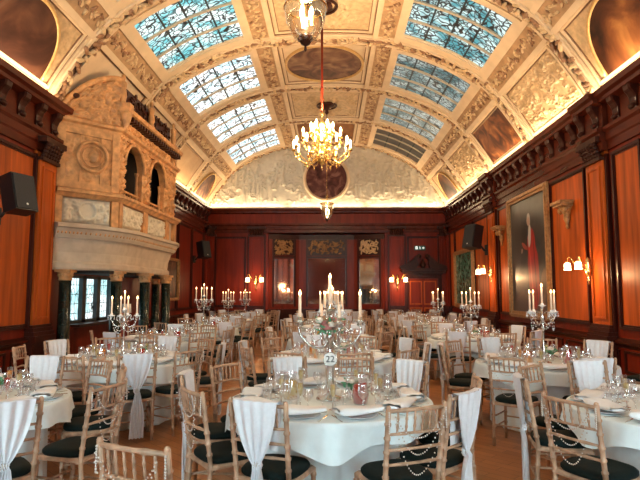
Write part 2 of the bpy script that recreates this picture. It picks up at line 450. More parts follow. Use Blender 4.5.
# skylights: glazed panels between the ribs on both haunches
SKY = {  # bay index (0 = farthest): left material, right material
}
cyan_a, cyan_b = (.42, .78, .85), (.80, .95, .97)
SL = [stained('skylight_glass_bright', 1.45, (.60, .88, .95), (1, 1, 1), 4.4, .08),
      stained('skylight_glass_textured', 1.25, (.16, .55, .60), (.84, .98, .96), 6.5, .09)]
SR = [stained('skylight_glass_unlit', .03, (.6, .3, .2), (.5, .25, .2), 3.5, .04),
      stained('skylight_glass_dim', .5, (.10, .32, .36), (.70, .88, .86), 6.0, .10),
      stained('skylight_glass_teal', .95, (.08, .38, .44), (.72, .94, .93), 6.5, .11)]
wn = 0
tI, tO = tx(1.98), tx(3.86)
side_words = {-1: 'left', 1: 'right'}
for k in range(8):
    y1, y0 = RIBS[k] - .42, RIBS[k + 1] + .42
    for sgn in (-1, 1):
        wn += 1
        if sgn < 0: gm = SL[0] if k <= 2 else SL[1]
        else: gm = SR[0] if k == 0 else SR[1] if k in (1, 2) else SR[2]
        root = struct(empty('window_%d' % wn, VP(sgn * (tI + tO) / 2, (y0 + y1) / 2, 0)))
        inv = -Vector(root.location)
        def bl(mb, nm):
            o = mb.build(nm, root); o.location = inv; return o
        g = MB().mat(gm); g.grid(lambda u, v: VP(sgn * (tI + (tO - tI) * u), y0 + (y1 - y0) * v, .012), 16, 1); bl(g, 'pane')
        f = new('stucco')
        tm = .022
        vault_slab(f, sgn * (tI - tm * 1.2), sgn * (tO + tm * 1.2), y0 - .16, y0 + .02, 0, .09)
        vault_slab(f, sgn * (tI - tm * 1.2), sgn * (tO + tm * 1.2), y1 - .02, y1 + .16, 0, .09)
        vault_slab(f, sgn * (tI - tm * 1.2), sgn * tI, y0, y1, 0, .09); vault_slab(f, sgn * tO, sgn * (tO + tm * 1.2), y0, y1, 0, .09)
        vault_slab(f, sgn * (tI - tm * .4), sgn * (tO + tm * .4), y0 + .0, y0 + .06, 0, .05); vault_slab(f, sgn * (tI - tm * .4), sgn * (tO + tm * .4), y1 - .06, y1, 0, .05)
        f.mat(M['brownfillet']); vault_slab(f, sgn * (tI - .03), sgn * (tI - tm * 1.2), y0 - .16, y1 + .16, 0, .03, 1); vault_slab(f, sgn * (tO + tm * 1.2), sgn * (tO + .03), y0 - .16, y1 + .16, 0, .03, 1)
        bl(f, 'frame')
        b_ = new('bar')
        for j in (1, 2):
            yy = y0 + (y1 - y0) * j / 3; vault_slab(b_, sgn * tI, sgn * tO, yy - .035, yy + .035, .012, .05)
        bl(b_, 'mullion')
        b_ = new('lead')
        for j in range(1, 4):
            tt = tI + (tO - tI) * j / 4; vault_slab(b_, sgn * (tt - .0035), sgn * (tt + .0035), y0, y1, .012, .03)
        bl(b_, 'glazing_bar')

# ribs across the vault with leaf garlands
trim_n = 0
def trim_root(loc=(0, 0, 0)):
    global trim_n
    trim_n += 1
    return struct(empty('trim_%d' % trim_n, loc))
def part(mb, nm, root):
    o = mb.build(nm, root); o.location = -Vector(root.location); return o
def leaves(mb, pf, L, n, w, size, seed=0, lm=('leaf', 'leaf2')):
    """clusters of leaves along a path pf(s, lateral) -> (point, normal)"""
    rg = random.Random(seed)
    for i in range(n):
        s = (i + rg.uniform(.2, .8)) / n
        for j in range(2):
            lat = rg.uniform(-w, w); p, nrm = pf(s, lat)
            a = rg.uniform(0, 2 * PI)
            q = Vector(nrm).to_track_quat('Z', 'Y').to_matrix() @ Matrix.Rotation(a, 3, 'Z') @ Matrix.Rotation(rg.uniform(-.5, .5), 3, 'X')
            sz = size * rg.uniform(.7, 1.25)
            if lm: mb.mat(M[lm[0] if rg.random() < .62 else lm[1]])
            mb.blob(p, (sz, sz * .45, sz * .42), 6, 4, q)
for i, y in enumerate(RIBS[:7]):
    last = (i == 0)
    r = trim_root((0, y, 7.9))
    w = .24
    rb = new('stucco')
    ya, yb = y - w, min(y + w, YB - .01)
    fl_ = new('brownfillet'); vault_slab(fl_, -1, 1, ya - .025, ya, 0, .03, 90)
    if not last: vault_slab(fl_, -1, 1, yb, yb + .025, 0, .03, 90)
    vault_slab(fl_, -1, 1, ya + .15, ya + .165, .07, .09, 90); part(fl_, 'fillet', r)
    vault_slab(rb, -1, 1, ya, yb, 0, .07, 90)
    vault_slab(rb, -1, 1, ya + .07, ya + .15, .07, .11, 90)
    if not last: vault_slab(rb, -1, 1, yb - .15, yb - .07, .07, .11, 90)
    part(rb, 'rib', r)
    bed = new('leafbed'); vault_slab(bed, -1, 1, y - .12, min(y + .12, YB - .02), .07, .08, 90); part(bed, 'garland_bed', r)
    gl = new('leaf')
    def pf(s, lat, y=y):
        t = -1 + 2 * s; x, z, nx, nz = vp(t); return (x + nx * .11, y + lat, z + nz * .11), (nx, 0, nz)
    near = i >= 3
    leaves(gl, pf, 12, 120 if near else 90, .12, .105, i)
    part(gl, 'garland', r)
# lengthwise bands
for sgn in (-1, 1):
    for (xa, xb, nm) in ((1.30, 1.84, 'inner'), (4.02, 4.40, 'outer')):
        r = trim_root(VP(sgn * tx((xa + xb) / 2), 10, 0))
        ta, tb = tx(xa), tx(xb); e = .010
        s_ = new('stucco')
        vault_slab(s_, sgn * ta, sgn * tb, YR, YB - .02, 0, .05, 4)
        vault_slab(s_, sgn * (ta - e), sgn * (ta + e), YR, YB - .02, 0, .10, 2); vault_slab(s_, sgn * (tb - e), sgn * (tb + e), YR, YB - .02, 0, .10, 2)
        part(s_, 'band', r)
        bd_ = new('bandbed'); vault_slab(bd_, sgn * (ta + e), sgn * (tb - e), YR, YB - .03, .05, .054, 4)
        bd_.mat(M['brownfillet']); q_ = .0035
        vault_slab(bd_, sgn * (ta - e - q_), sgn * (ta - e), YR, YB - .02, 0, .03, 1); vault_slab(bd_, sgn * (tb + e), sgn * (tb + e + q_), YR, YB - .02, 0, .03, 1)
        part(bd_, 'band_ground', r)
        gl = new('leaf')
        def pf(s, lat, sgn=sgn, ta=ta, tb=tb):
            t = sgn * ((ta + tb) / 2 + lat / LT); x, z, nx, nz = vp(t); return (x + nx * .06, 3 + (YB - 3.1) * s, z + nz * .06), (nx, 0, nz)
        leaves(gl, pf, 20, 260, .10 if nm == 'outer' else .13, .075, 31 + sgn)
        part(gl, 'scrollwork', r)

# central panels: stucco scrolls, oval painting, rectangle painting
def flat_relief(t0, t1, y0, y1, seed, n=26, amp=.05, mat='relief', nu=60, nv=60, rw=.03):
    W, Hh = abs(t1 - t0) * LT, y1 - y0
    mk = lambda u, v: np.clip(np.minimum(np.minimum(u, 1 - u) * W, np.minimum(v, 1 - v) * Hh) / .08, 0, 1)
    H = relief_field(nu, nv, W, Hh, 'scroll', n, amp, rw, seed, mk)
    m = new(mat); m.grid(lambda u, v: VP(t0 + (t1 - t0) * u, y0 + (y1 - y0) * v, .012 + H(u, v)), nu, nv)
    return m
def frame_rect(m, t0, t1, y0, y1, w, o1):
    wt = w / LT; e = .022; et = e / LT; sv = m.cur
    m.mat(M['brownfillet']); vault_slab(m, t0, t1, y0, y0 + e, 0, .03); vault_slab(m, t0, t1, y1 - e, y1, 0, .03); vault_slab(m, t0, t0 + et, y0, y1, 0, .03, 1); vault_slab(m, t1 - et, t1, y0, y1, 0, .03, 1); m.cur = sv
    vault_slab(m, t0 - wt, t1 + wt, y0 - w, y0, 0, o1); vault_slab(m, t0 - wt, t1 + wt, y1, y1 + w, 0, o1)
    vault_slab(m, t0 - wt, t0, y0, y1, 0, o1); vault_slab(m, t1, t1 + wt, y0, y1, 0, o1)
tc_ = tx(1.12)
for k in range(6):
    y1, y0 = RIBS[k] - .42, RIBS[k + 1] + .42; ym = (y0 + y1) / 2
    r = trim_root((0, ym, 8.1))
    f = new('stucco'); frame_rect(f, -tc_, tc_, y0, y1, .07, .05); part(f, 'frame', r)
    if k in (1, 3, 5):
        part(flat_relief(-tc_, tc_, y0, y1, 50 + k, 22, .09, 'relief', 90, 90, .035), 'relief_panel', r)
    if k == 0:
        p = MB().mat(M['paint_r']); vault_slab(p, -tc_, tc_, y0, y1, 0, .02, 8)
        o = p.build('ceiling_painting'); tag(o, 'rectangular brown painting in the last ceiling bay above the tympanum', 'painting')
        o.location = (0, 0, 0)
    if k in (2, 4):
        root = empty('ceiling_painting', (0, ym, 8.08))
        tag(root, 'oval landscape painting set in the crown of the vault' if k == 2 else 'oval ceiling painting in the vault above the glass lantern', 'painting')
        p = MB().mat(M['paint_o'])
        ra, rb_ = 1.10 / LT, 1.19
        p.grid(lambda u, v: VP(ra * v * cos(2 * PI * u), ym + rb_ * v * sin(2 * PI * u), .015), 48, 4, True); part(p, 'canvas', root)
        fr = new('gilt')
        fr.tube([VP(ra * cos(a * PI / 24), ym + rb_ * sin(a * PI / 24), .02) for a in range(49)], .045, 8, False); part(fr, 'frame', root)

# side panels at the foot of the vault
tS0, tS1 = tx(4.47), tx(5.12)
def arch_canvas(sgn, y0, y1, mat, name, label):
    ym = (y0 + y1) / 2; hw = (y1 - y0) / 2
    root = empty(name, VP(sgn * (tS0 + tS1) / 2, ym, 0)); tag(root, label, 'painting')
    top = tS0 + .012
    def bd(a):  # border of arch, a 0..pi
        return ym + hw * cos(a), tS1 + (top - tS1) * (sin(a) ** .8)
    p = MB().mat(mat)
    p.grid(lambda u, v: (lambda q: VP(sgn * (tS1 + (q[1] - tS1) * v), q[0], .055))(bd(PI * u)), 32, 8)
    part(p, 'canvas', root)
    f = new('gilt'); f.tube([(lambda q: VP(sgn * q[1], q[0], .06))(bd(PI * k / 32)) for k in range(33)], .035, 6)
    part(f, 'frame', root)
for sgn in (-1, 1):
    for k in range(6):
        y1, y0 = RIBS[k] - .36, RIBS[k + 1] + .36
        if sgn < 0 and k in (2, 3): continue
        r = trim_root(VP(sgn * (tS0 + tS1) / 2, (y0 + y1) / 2, 0))
        f = new('stucco'); 
        a, b_ = sorted((sgn * tS0, sgn * tS1)); frame_rect(f, a, b_, y0, y1, .06, .06); part(f, 'frame', r)
        side = side_words[sgn]
        if k in (0, 4):
            part(flat_relief(a, b_, y0, y1, 80 + k + sgn, 40, .025), 'relief_panel', r)
            arch_canvas(sgn, y0 + (.35 if k == 0 else .25), y1 - (.35 if k == 0 else .25), M['paint_a'] if sgn > 0 else M['paint_al'] if k == 4 else M['paint_c'], 'lunette_painting',
                        ('large' if k == 4 else 'small') + ' arched brown lunette painting at the foot of the vault, %s side' % side)
        elif (sgn > 0 and k == 2) or (sgn < 0 and k == 1):
            p = MB().mat(M['paint_c'] if sgn > 0 else M['paint_plain']); vault_slab(p, a + .01, b_ - .01, y0 + .05, y1 - .05, 0, .03, 6)
            o = p.build('cove_painting'); tag(o, ('brown figure painting between two carved stucco panels above the right wall' if sgn > 0 else 'plain ochre painted panel beside the stone gallery'), 'painting')
        else:
            part(flat_relief(a, b_, y0, y1, 90 + k * 3 + sgn, 70, .075, nu=100, nv=190, rw=.024), 'relief_panel', r)

# tympanum over the back wall
NX, NZ = 300, 110
ZT0 = 5.2
def arch_z(x): 
    t = tx(min(abs(x), 5.19)); return vp(t)[1]
Ht = relief_field(NX, NZ, 10.2, 2.8, 'figure', 230, .10, .035, 5)
def tym(u, v):
    x = -5.1 + 10.2 * u; zt = arch_z(x) ; z = ZT0 + (zt - ZT0) * v
    vv = min(1, (z - ZT0) / 2.8)
    d = math.hypot(x + .0, z - 6.52); k = max(0, min(1, (d - 1.0) / .15))
    return (x, YB - .02 - Ht(u, vv) * k * min(1, v * 3), z)
ty = new('pale_relief'); ty.grid(tym, NX, NZ)
wall_b = empty('wall_back'); struct(wall_b)
ty.build('tympanum_relief', wall_b)
root = empty('round_painting', (0, YB - .1, 6.52)); tag(root, 'round brown painting with a gilt ring in the centre of the tympanum', 'painting')
p = MB().mat(M['paint_round']); p.grid(lambda u, v: (.9 * v * cos(2 * PI * u), 0, .9 * v * sin(2 * PI * u)), 40, 4, True); p.build('canvas', root)
f = new('stucco'); f.tube([(.95 * cos(PI * a / 20), -.02, .95 * sin(PI * a / 20)) for a in range(41)], .07, 8, False); f.build('frame', root)

# ------------------------------------------------------------------ panelled walls
def wall_pt(side, a, out, z):
    """side 'r','l': a = y ; side 'b': a = x"""
    if side == 'r': return (WX - out, a, z)
    if side == 'l': return (-WX + out, a, z)
    return (a, YB - out, z)
def wbox(mb, side, a0, a1, o0, o1, z0, z1):
    p = wall_pt(side, a0, o0, z0); q = wall_pt(side, a1, o1, z1)
    mb.box(min(p[0], q[0]), max(p[0], q[0]), min(p[1], q[1]), max(p[1], q[1]), z0, z1)
def wframe(mb, side, a0, a1, z0, z1, w, o0, o1):
    wbox(mb, side, a0, a1, o0, o1, z0, z0 + w); wbox(mb, side, a0, a1, o0, o1, z1 - w, z1)
    wbox(mb, side, a0, a0 + w, o0, o1, z0 + w, z1 - w); wbox(mb, side, a1 - w, a1, o0, o1, z0 + w, z1 - w)
def wprofile(mb, side, a0, a1, prof):
    """moulding: closed profile of (out, z) swept along the wall"""
    n = len(prof); vs = [wall_pt(side, a0, o, z) for o, z in prof] + [wall_pt(side, a1, o, z) for o, z in prof]
    fs = [tuple(range(n - 1, -1, -1)), tuple(range(n, 2 * n))] + [(i, (i + 1) % n, n + (i + 1) % n, n + i) for i in range(n)]
    mb.add(vs, fs, False)
DZ = .78; PZ = 4.12
def pilaster(side, a, w=.62, root=None, mat='wood'):
    m = new(mat); wbox(m, side, a - w / 2, a + w / 2, 0, .10, .95, 4.05); wbox(m, side, a - w / 2 - .03, a + w / 2 + .03, 0, .05, .95, 4.2)
    wframe(m, side, a - w / 2 + .08, a + w / 2 - .08, 1.15, 3.9, .035, .10, .125)
    m.mat(M['woodd'])
    for z0, z1, o in ((0, .74, .14), (.74, .86, .2), (.86, .93, .17), (.93, 1.0, .145), (1.0, 1.05, .125)):
        wbox(m, side, a - w / 2 - o * .35, a + w / 2 + o * .35, 0, o, z0, z1)
    wbox(m, side, a - w / 2 - .07, a - w / 2 - .02, 0, .07, .95, 4.1); wbox(m, side, a + w / 2 + .02, a + w / 2 + .07, 0, .07, .95, 4.1)
    part(m, 'pilaster', root)
    c = new('woodk')
    wbox(c, side, a - w / 2 - .02, a + w / 2 + .02, 0, .16, 4.0, 4.06); wbox(c, side, a - w / 2 - .08, a + w / 2 + .08, 0, .24, 4.32, 4.42)
    rg = random.Random(int(a * 10))
    for j in range(4):
        for i in range(6):
            p = wall_pt(side, a + (i - 2.5) * w / 6.2, .13 + .025 * j, 4.10 + .065 * j)
            c.blob(p, (.055, .055, .05), 6, 4)
    part(c, 'capital', root)
def cornice(side, a0, a1, root, breaks=()):
    m = new('woodh')
    base = [(0, 4.16), (.05, 4.16), (.05, 4.30), (.08, 4.33), (.08, 4.46), (.13, 4.50), (.13, 4.56), (.02, 4.58), (.02, 4.98), (.17, 5.02), (.18, 5.08), (.25, 5.11), (.27, 5.2), (0, 5.2)]
    wprofile(m, side, a0, a1, base)
    for b in breaks:
        wprofile(m, side, b - .42, b + .42, [(0, 4.16)] + [(o + .09, z) for o, z in base[1:-1]] + [(0, 5.2)])
    part(m, 'cornice', root)
    if side != 'b':
        proto = new('woodd')
        n = int((a1 - a0) / .54)
        proto.mats = [M['woodd']]
        pr = [(.02, 4.60), (.05, 4.60), (.065, 4.66), (.05, 4.72), (.06, 4.80), (.10, 4.88), (.15, 4.93), (.165, 4.99), (.16, 5.02), (.02, 5.02)]
        pv = [wall_pt(side, 0, o, z) for o, z in pr]
        bx = wall_pt(side, 0, 0, 0)
        k = len(pr)
        vs = []
        for dy, e in ((-.10, 1), (-.07, 1), (.07, 1), (.10, 1)):
            for o, z in pr: 
                vs.append((wall_pt(side, 0, o if abs(dy) < .09 else o * .85, z)[0] - bx[0], dy, z))
        fs = [tuple(range(k - 1, -1, -1)), tuple(range(3 * k, 4 * k))]
        for j in range(3): fs += [(j * k + i, j * k + (i + 1) % k, (j + 1) * k + (i + 1) % k, (j + 1) * k + i) for i in range(k)]
        proto.add(vs, fs, False)
        proto.blob(((-.06 if side == 'r' else .06), 0, 4.66), (.05, .10, .05), 8, 4)
        me = proto.mesh('console_bracket')
        for i in range(n):
            y = a0 + (i + .5) * (a1 - a0) / n
            if y < 5.5: continue
            inb = any(abs(y - b) < .42 for b in breaks)
            o = bpy.data.objects.new('console_bracket', me); COL.objects.link(o); o.parent = root
            o.location = Vector((bx[0] + ((-.09 if side == 'r' else .09) if inb else 0), y, 0)) - Vector(root.location)
def dado(side, a0, a1, root, cuts=()):
    m = new('woodd')
    wbox(m, side, a0, a1, 0, .05, 0, .22); 
    wprofile(m, side, a0, a1, [(0, .68), (.03, .70), (.05, .74), (.09, .76), (.09, .80), (.03, .83), (0, .85)])
    n = max(1, int((a1 - a0) / 1.1)); w = (a1 - a0) / n
    for i in range(n): wframe(m, side, a0 + i * w + .08, a0 + (i + 1) * w - .08, .27, .64, .04, 0, .03)
    part(m, 'dado', root)
def panel(m, side, a0, a1, z0, z1, mat):
    m.mat(M['woodd']); wframe(m, side, a0, a1, z0, z1, .05, 0, .055); wframe(m, side, a0 + .05, a1 - .05, z0 + .05, z1 - .05, .03, 0, .03)
    m.mat(M[mat]); wbox(m, side, a0 + .08, a1 - .08, 0, .015, z0 + .08, z1 - .08)

# right wall
wr = struct(empty('wall_right', (WX, 10, 0)))
m = new('wood'); m.box(WX, WX + .2, YR - .2, YB + .2, 0, 5.3)
for i, bs in enumerate((3.45 - 6.5, 3.45, 9.95, 16.45)):
    for (d0, d1) in ((.52, 2.2), (2.3, 5.0), (5.1, 5.98)):
        panel(m, 'r', bs + d0, min(bs + d1, YB - .3), 1.0, 4.08, 'woodo')
part(m, 'panelling', wr)
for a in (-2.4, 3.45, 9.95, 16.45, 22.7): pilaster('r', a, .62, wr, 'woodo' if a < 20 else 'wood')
cornice('r', YR, YB, wr, (3.45, 9.95, 16.45)); dado('r', YR, YB, wr)

# left wall with the window recess under the gallery
wl = struct(empty('wall_left', (-WX, 10, 0)))
m = new('wood')
WY0, WY1, WZ0, WZ1 = 10.95, 13.15, .98, 1.98
m.box(-WX - .2, -WX, YR - .2, WY0, 0, 5.3); m.box(-WX - .2, -WX, WY1, YB + .2, 0, 5.3)
m.box(-WX - .2, -WX, WY0, WY1, 0, WZ0); m.box(-WX - .2, -WX, WY0, WY1, WZ1, 5.3)
for bs in (3.45 - 6.5, 3.45):
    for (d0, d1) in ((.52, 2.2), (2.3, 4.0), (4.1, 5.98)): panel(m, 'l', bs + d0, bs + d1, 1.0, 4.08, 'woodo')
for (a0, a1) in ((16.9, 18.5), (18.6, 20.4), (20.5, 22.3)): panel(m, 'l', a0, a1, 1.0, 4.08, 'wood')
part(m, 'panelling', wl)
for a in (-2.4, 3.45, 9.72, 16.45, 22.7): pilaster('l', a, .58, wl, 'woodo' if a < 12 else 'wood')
cornice('l', YR, 10.25, wl, (3.45,)); cornice('l', 15.7, YB, wl, (16.45,)); dado('l', YR, 10.1, wl); dado('l', 15.8, YB, wl)
wn += 1
win = struct(empty('window_%d' % wn, (-WX - .12, (WY0 + WY1) / 2, WZ0)))
g = MB().mat(stained('leaded_daylight_glass', 1.3, (.45, .80, .84), (.9, 1, 1), 6, .03)); g.box(-WX - .14, -WX - .12, WY0, WY1, WZ0, WZ1); part(g, 'pane', win)
f = new('lead')
for k in range(4):
    yy = WY0 + (WY1 - WY0) * k / 3; f.box(-WX - .18, -WX - .03, yy - .09, yy + .09, WZ0, WZ1)
f.box(-WX - .18, -WX - .03, WY0, WY1, WZ0, WZ0 + .06); f.box(-WX - .18, -WX - .03, WY0, WY1, WZ1 - .06, WZ1); part(f, 'window_frame', win)
f = new('lead')
for k in range(1, 5): f.box(-WX - .125, -WX - .11, WY0, WY1, WZ0 + (WZ1 - WZ0) * k / 5 - .006, WZ0 + (WZ1 - WZ0) * k / 5 + .006)
part(f, 'lattice', win)
f = new('woodk'); f.box(-WX - .02, -WX + .28, WY0 - .1, WY1 + .1, WZ0 - .06, WZ0); part(f, 'window_sill', win)

# back wall with canted mirrored bay
RX = 2.5; RZ = 4.12; RD = .42; RCX = 1.2
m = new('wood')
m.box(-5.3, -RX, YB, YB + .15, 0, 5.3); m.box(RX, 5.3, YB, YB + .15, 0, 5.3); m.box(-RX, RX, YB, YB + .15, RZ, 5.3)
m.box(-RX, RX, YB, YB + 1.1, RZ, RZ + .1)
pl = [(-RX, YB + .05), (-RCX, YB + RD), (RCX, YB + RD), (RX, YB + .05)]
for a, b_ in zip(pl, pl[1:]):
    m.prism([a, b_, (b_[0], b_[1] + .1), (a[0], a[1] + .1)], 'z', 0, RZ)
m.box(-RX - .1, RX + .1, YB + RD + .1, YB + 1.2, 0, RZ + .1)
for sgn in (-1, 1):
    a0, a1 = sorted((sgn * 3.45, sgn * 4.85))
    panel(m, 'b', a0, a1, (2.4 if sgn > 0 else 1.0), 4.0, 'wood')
m.build('panelling', wall_b)
wprot = m
def canted(a, b_, root):
    """carved and mirrored bay between two plan points; parts in the wall"""
    A = Vector((a[0], a[1], 0)); B = Vector((b_[0], b_[1], 0)); L = (B - A).length; d = (B - A) / L; n = Vector((d.y, -d.x, 0))
    def bx(mb, s0, s1, o0, o1, z0, z1):
        vs = [A + d * s + n * o + Vector((0, 0, z)) for s in (s0, s1) for o in (o0, o1) for z in (z0, z1)]
        mb.add(vs, [(0, 1, 3, 2), (4, 6, 7, 5), (0, 4, 5, 1), (2, 3, 7, 6), (0, 2, 6, 4), (1, 5, 7, 3)], False)
    fr = new('wood')
    e = L * .14
    bx(fr, 0, e, 0, .06, .9, RZ); bx(fr, L - e, L, 0, .06, .9, RZ); bx(fr, e, L - e, 0, .06, 3.08, 3.2); bx(fr, e, L - e, 0, .06, .9, 1.08)
    fr.mat(M['woodd']); bx(fr, 0, L, 0, .1, RZ - .22, RZ); bx(fr, 0, L, 0, .14, .74, .9); bx(fr, 0, L, 0, .05, 0, .74)
    bx(fr, e - .03, e + .05, .06, .09, 1.0, 3.95); bx(fr, L - e - .05, L - e + .03, .06, .09, 1.0, 3.95); bx(fr, e, L - e, .06, .1, 3.1, 3.17)
    fr.build('bay_frame', root)
    mi = new('mirror'); bx(mi, e + .05, L - e - .05, 0, .025, 1.12, 3.06); mi.build('mirror_pane', root)
    cv = new('woodd'); bx(cv, e, L - e, 0, .03, 3.2, RZ - .2)
    cv.mat(M['leaf'] if a[0] > 0 else M['frame'])
    rg = random.Random(int(a[0] * 100))
    for k in range(90):
        s = e + .1 + (L - 2 * e - .2) * rg.random(); z = 3.28 + .56 * rg.random()
        q = A + d * s + n * .05 + Vector((0, 0, z)); R3 = Matrix.Rotation(rg.uniform(0, PI), 3, n)
        cv.blob(q, (.085, .03, .035), 6, 4, R3)
    cv.build('carved_panel', root)
for a, b_ in zip(pl, pl[1:]): canted(a, b_, wall_b)
for a in (-4.98, -3.0, 3.0, 4.98): pilaster('b', a, .34 if abs(a) > 4 else .62, wall_b, 'wood')
cornice('b', -5.15, 5.15, wall_b); dado('b', -5.1, -RX, wall_b); dado('b', RX, 5.1, wall_b)
# frieze strip below the cornice, full width
m = new('wood'); wbox(m, 'b', -5.1, 5.1, .02, .07, 4.55, 4.98); m.build('frieze', wall_b)

# doorway with broken pediment in the back wall
dr = struct(empty('door_1', (4.05, YB, 0)))
m = new('wood'); wbox(m, 'b', 3.45, 4.72, 0, .05, 0, 2.2); part(m, 'leaf', dr)
m = new('woodo')
for x0, x1 in ((3.52, 4.05), (4.12, 4.65)):
    wframe(m, 'b', x0, x1, 1.1, 2.1, .05, .05, .075); wframe(m, 'b', x0, x1, .2, .98, .05, .05, .075)
part(m, 'panel_moulding', dr)
m = new('woodd'); wbox(m, 'b', 3.3, 3.45, 0, .14, 0, 2.25); wbox(m, 'b', 4.72, 4.87, 0, .14, 0, 2.25)
wbox(m, 'b', 3.3, 4.87, 0, .12, 2.2, 2.36); part(m, 'door_frame', dr)
m = new('woodk')
for z0, z1, o, e in ((2.36, 2.42, .28, .0), (2.42, 2.52, .42, .10), (2.52, 2.62, .5, .16)): wbox(m, 'b', 3.28 - e, 4.89 + e, 0, o, z0, z1)
for sgn in (-1, 1):
    pts = [(4.08 + sgn * x, z) for x, z in ((1.0, 2.62), (.95, 2.72), (.6, 2.86), (.38, 3.05), (.24, 3.2), (.12, 3.17), (.14, 3.06), (.25, 2.98), (.22, 2.8), (.3, 2.62))]
    if sgn < 0: pts = pts[::-1]
    m.prism(pts, 'y', YB - .36, YB)
    m.blob((4.08 + sgn * .17, YB - .3, 3.13), (.1, .1, .1), 10, 6)
m.lathe([(.1, 0), (.07, .05), (.13, .14), (.1, .26), (.04, .3), (.05, .36), (0, .42)], (4.08, YB - .2, 2.62), 12)
part(m, 'broken_pediment', dr)
es = empty('exit_sign', (3.98, YB - .06, 3.5)); tag(es, 'small green and white emergency exit sign above the doorway pediment', 'sign')
new('wgreen').box(-.24, .24, -.02, .05, -.1, .1).build('panel', es)
m = new('wwhite')          # running figure, arrow and doorway
m.box(-.19, -.09, -.026, -.02, -.06, .07)
m.blob((-.0, -.022, .055), (.018, .006, .018)); m.tube([(.0, -.023, .035), (.01, -.023, -.01), (.035, -.023, -.06)], .011, 5); m.tube([(.01, -.023, -.01), (-.03, -.023, -.05)], .011, 5); m.tube([(-.035, -.023, .02), (.0, -.023, .03), (.035, -.023, .0)], .009, 5)
m.prism([(.1, .025), (.15, .025), (.15, .06), (.20, 0), (.15, -.06), (.15, -.025), (.1, -.025)], 'y', -.026, -.02)
m.build('pictogram', es)

# rear wall behind the photographer with two added glowing windows for cool fill light
rw = struct(empty('wall_rear', (0, YR, 0)))
m = new('wood'); 
rear_fill_w = [(-4.7, -2.9), (2.9, 4.7)]
xs = [-5.4] + [q for w in rear_fill_w for q in w] + [5.4]
for i in range(0, len(xs), 2): m.box(xs[i], xs[i + 1], YR - .2, YR, 0, 8.3)
for a, b_ in rear_fill_w: m.box(a, b_, YR - .2, YR, 0, .9); m.box(a, b_, YR - .2, YR, 4.6, 8.3)
part(m, 'panelling', rw)
rear_fill = emit('added_rear_fill_glow', (.68, .93, 1), 22)  # glow of the added panes, cool fill for the near tables
for a, b_ in rear_fill_w:
    wn += 1
    w = struct(empty('window_%d' % wn, ((a + b_) / 2, YR - .1, .9)))  # unseen window, added as a source of fill light
    g = MB().mat(rear_fill); g.box(a, b_, YR - .12, YR - .1, .9, 4.6); part(g, 'pane', w)
    f = new('woodk')
    for k in range(4): xx = a + (b_ - a) * k / 3; f.box(xx - .04, xx + .04, YR - .16, YR - .02, .9, 4.6)
    for z in (.9, 2.2, 3.4, 4.54): f.box(a, b_, YR - .16, YR - .02, z, z + .07)
    part(f, 'window_frame', w)
# ------------------------------------------------------------------ stone gallery on marble columns, left wall
ga = empty('stone_gallery', (-WX, 12.9, 0))
tag(ga, 'carved stone gallery with arched openings carried on green marble columns against the panelled wall', 'gallery')
PLAN = [(-5.14, 10.12), (-4.27, 11.02), (-4.17, 14.75), (-5.14, 15.75)]
def bowed(n=8, r=.35):
    """plan with softened corners, for the bowed lintel"""
    out = [Vector(PLAN[0])]
    for i in (1, 2):
        p0, p1, p2 = Vector(PLAN[i - 1]), Vector(PLAN[i]), Vector(PLAN[i + 1])
        a = p1 + (p0 - p1).normalized() * .75; c = p1 + (p2 - p1).normalized() * .75
        for k in range(n + 1):
            t = k / n; out.append(a * (1 - t) ** 2 + p1 * 2 * t * (1 - t) + c * t * t)
    out.append(Vector(PLAN[3])); return out
def sweep(mb, path, prof, smooth=False):
    path = [Vector(p) for p in path]; n = len(path); k = len(prof); vs = []
    for i, p in enumerate(path):
        d0 = (path[i] - path[i - 1]).normalized() if i > 0 else None; d1 = (path[i + 1] - path[i]).normalized() if i < n - 1 else None
        d0 = d0 or d1; d1 = d1 or d0
        n0 = Vector((d0.y, -d0.x)); n1 = Vector((d1.y, -d1.x)); nn = (n0 + n1).normalized(); f = 1 / max(.5, nn.dot(n0))
        for o, z in prof: q = p + nn * o * f; vs.append((q.x, q.y, z))
    fs = [(i * k + j, i * k + (j + 1) % k, (i + 1) * k + (j + 1) % k, (i + 1) * k + j) for i in range(n - 1) for j in range(k)]
    fs += [tuple(range(k - 1, -1, -1)), tuple(range((n - 1) * k, n * k))]
    mb.add(vs, fs, smooth)
bow = bowed()
m = new('stone2'); sweep(m, bow, [(-.35, 2.06), (.03, 2.06), (.05, 2.10), (.05, 2.18), (.0, 2.22), (.02, 2.40), (.07, 2.56), (.10, 2.66), (-.35, 2.66)]); part(m, 'lintel', ga)
m = new('stone2'); sweep(m, bow, [(-.3, 2.66), (.16, 2.66), (.20, 2.72), (.26, 2.84), (.30, 2.86), (.30, 2.93), (.04, 2.97), (-.3, 2.97)]); part(m, 'lintel_cornice', ga)
m = new('stone'); 
L_ = 0
for i in range(1, len(bow)):
    a, b_ = bow[i - 1], bow[i]; d = (b_ - a); l = d.length; d = d / l if l else d; nn = Vector((d.y, -d.x)); k = max(1, int(l / .07))
    for j in range(k):
        q = a + d * l * (j + .5) / k + nn * .21; m.blob((q.x, q.y, 2.78), (.026, .026, .045), 6, 4)
part(m, 'leaf_moulding', ga)
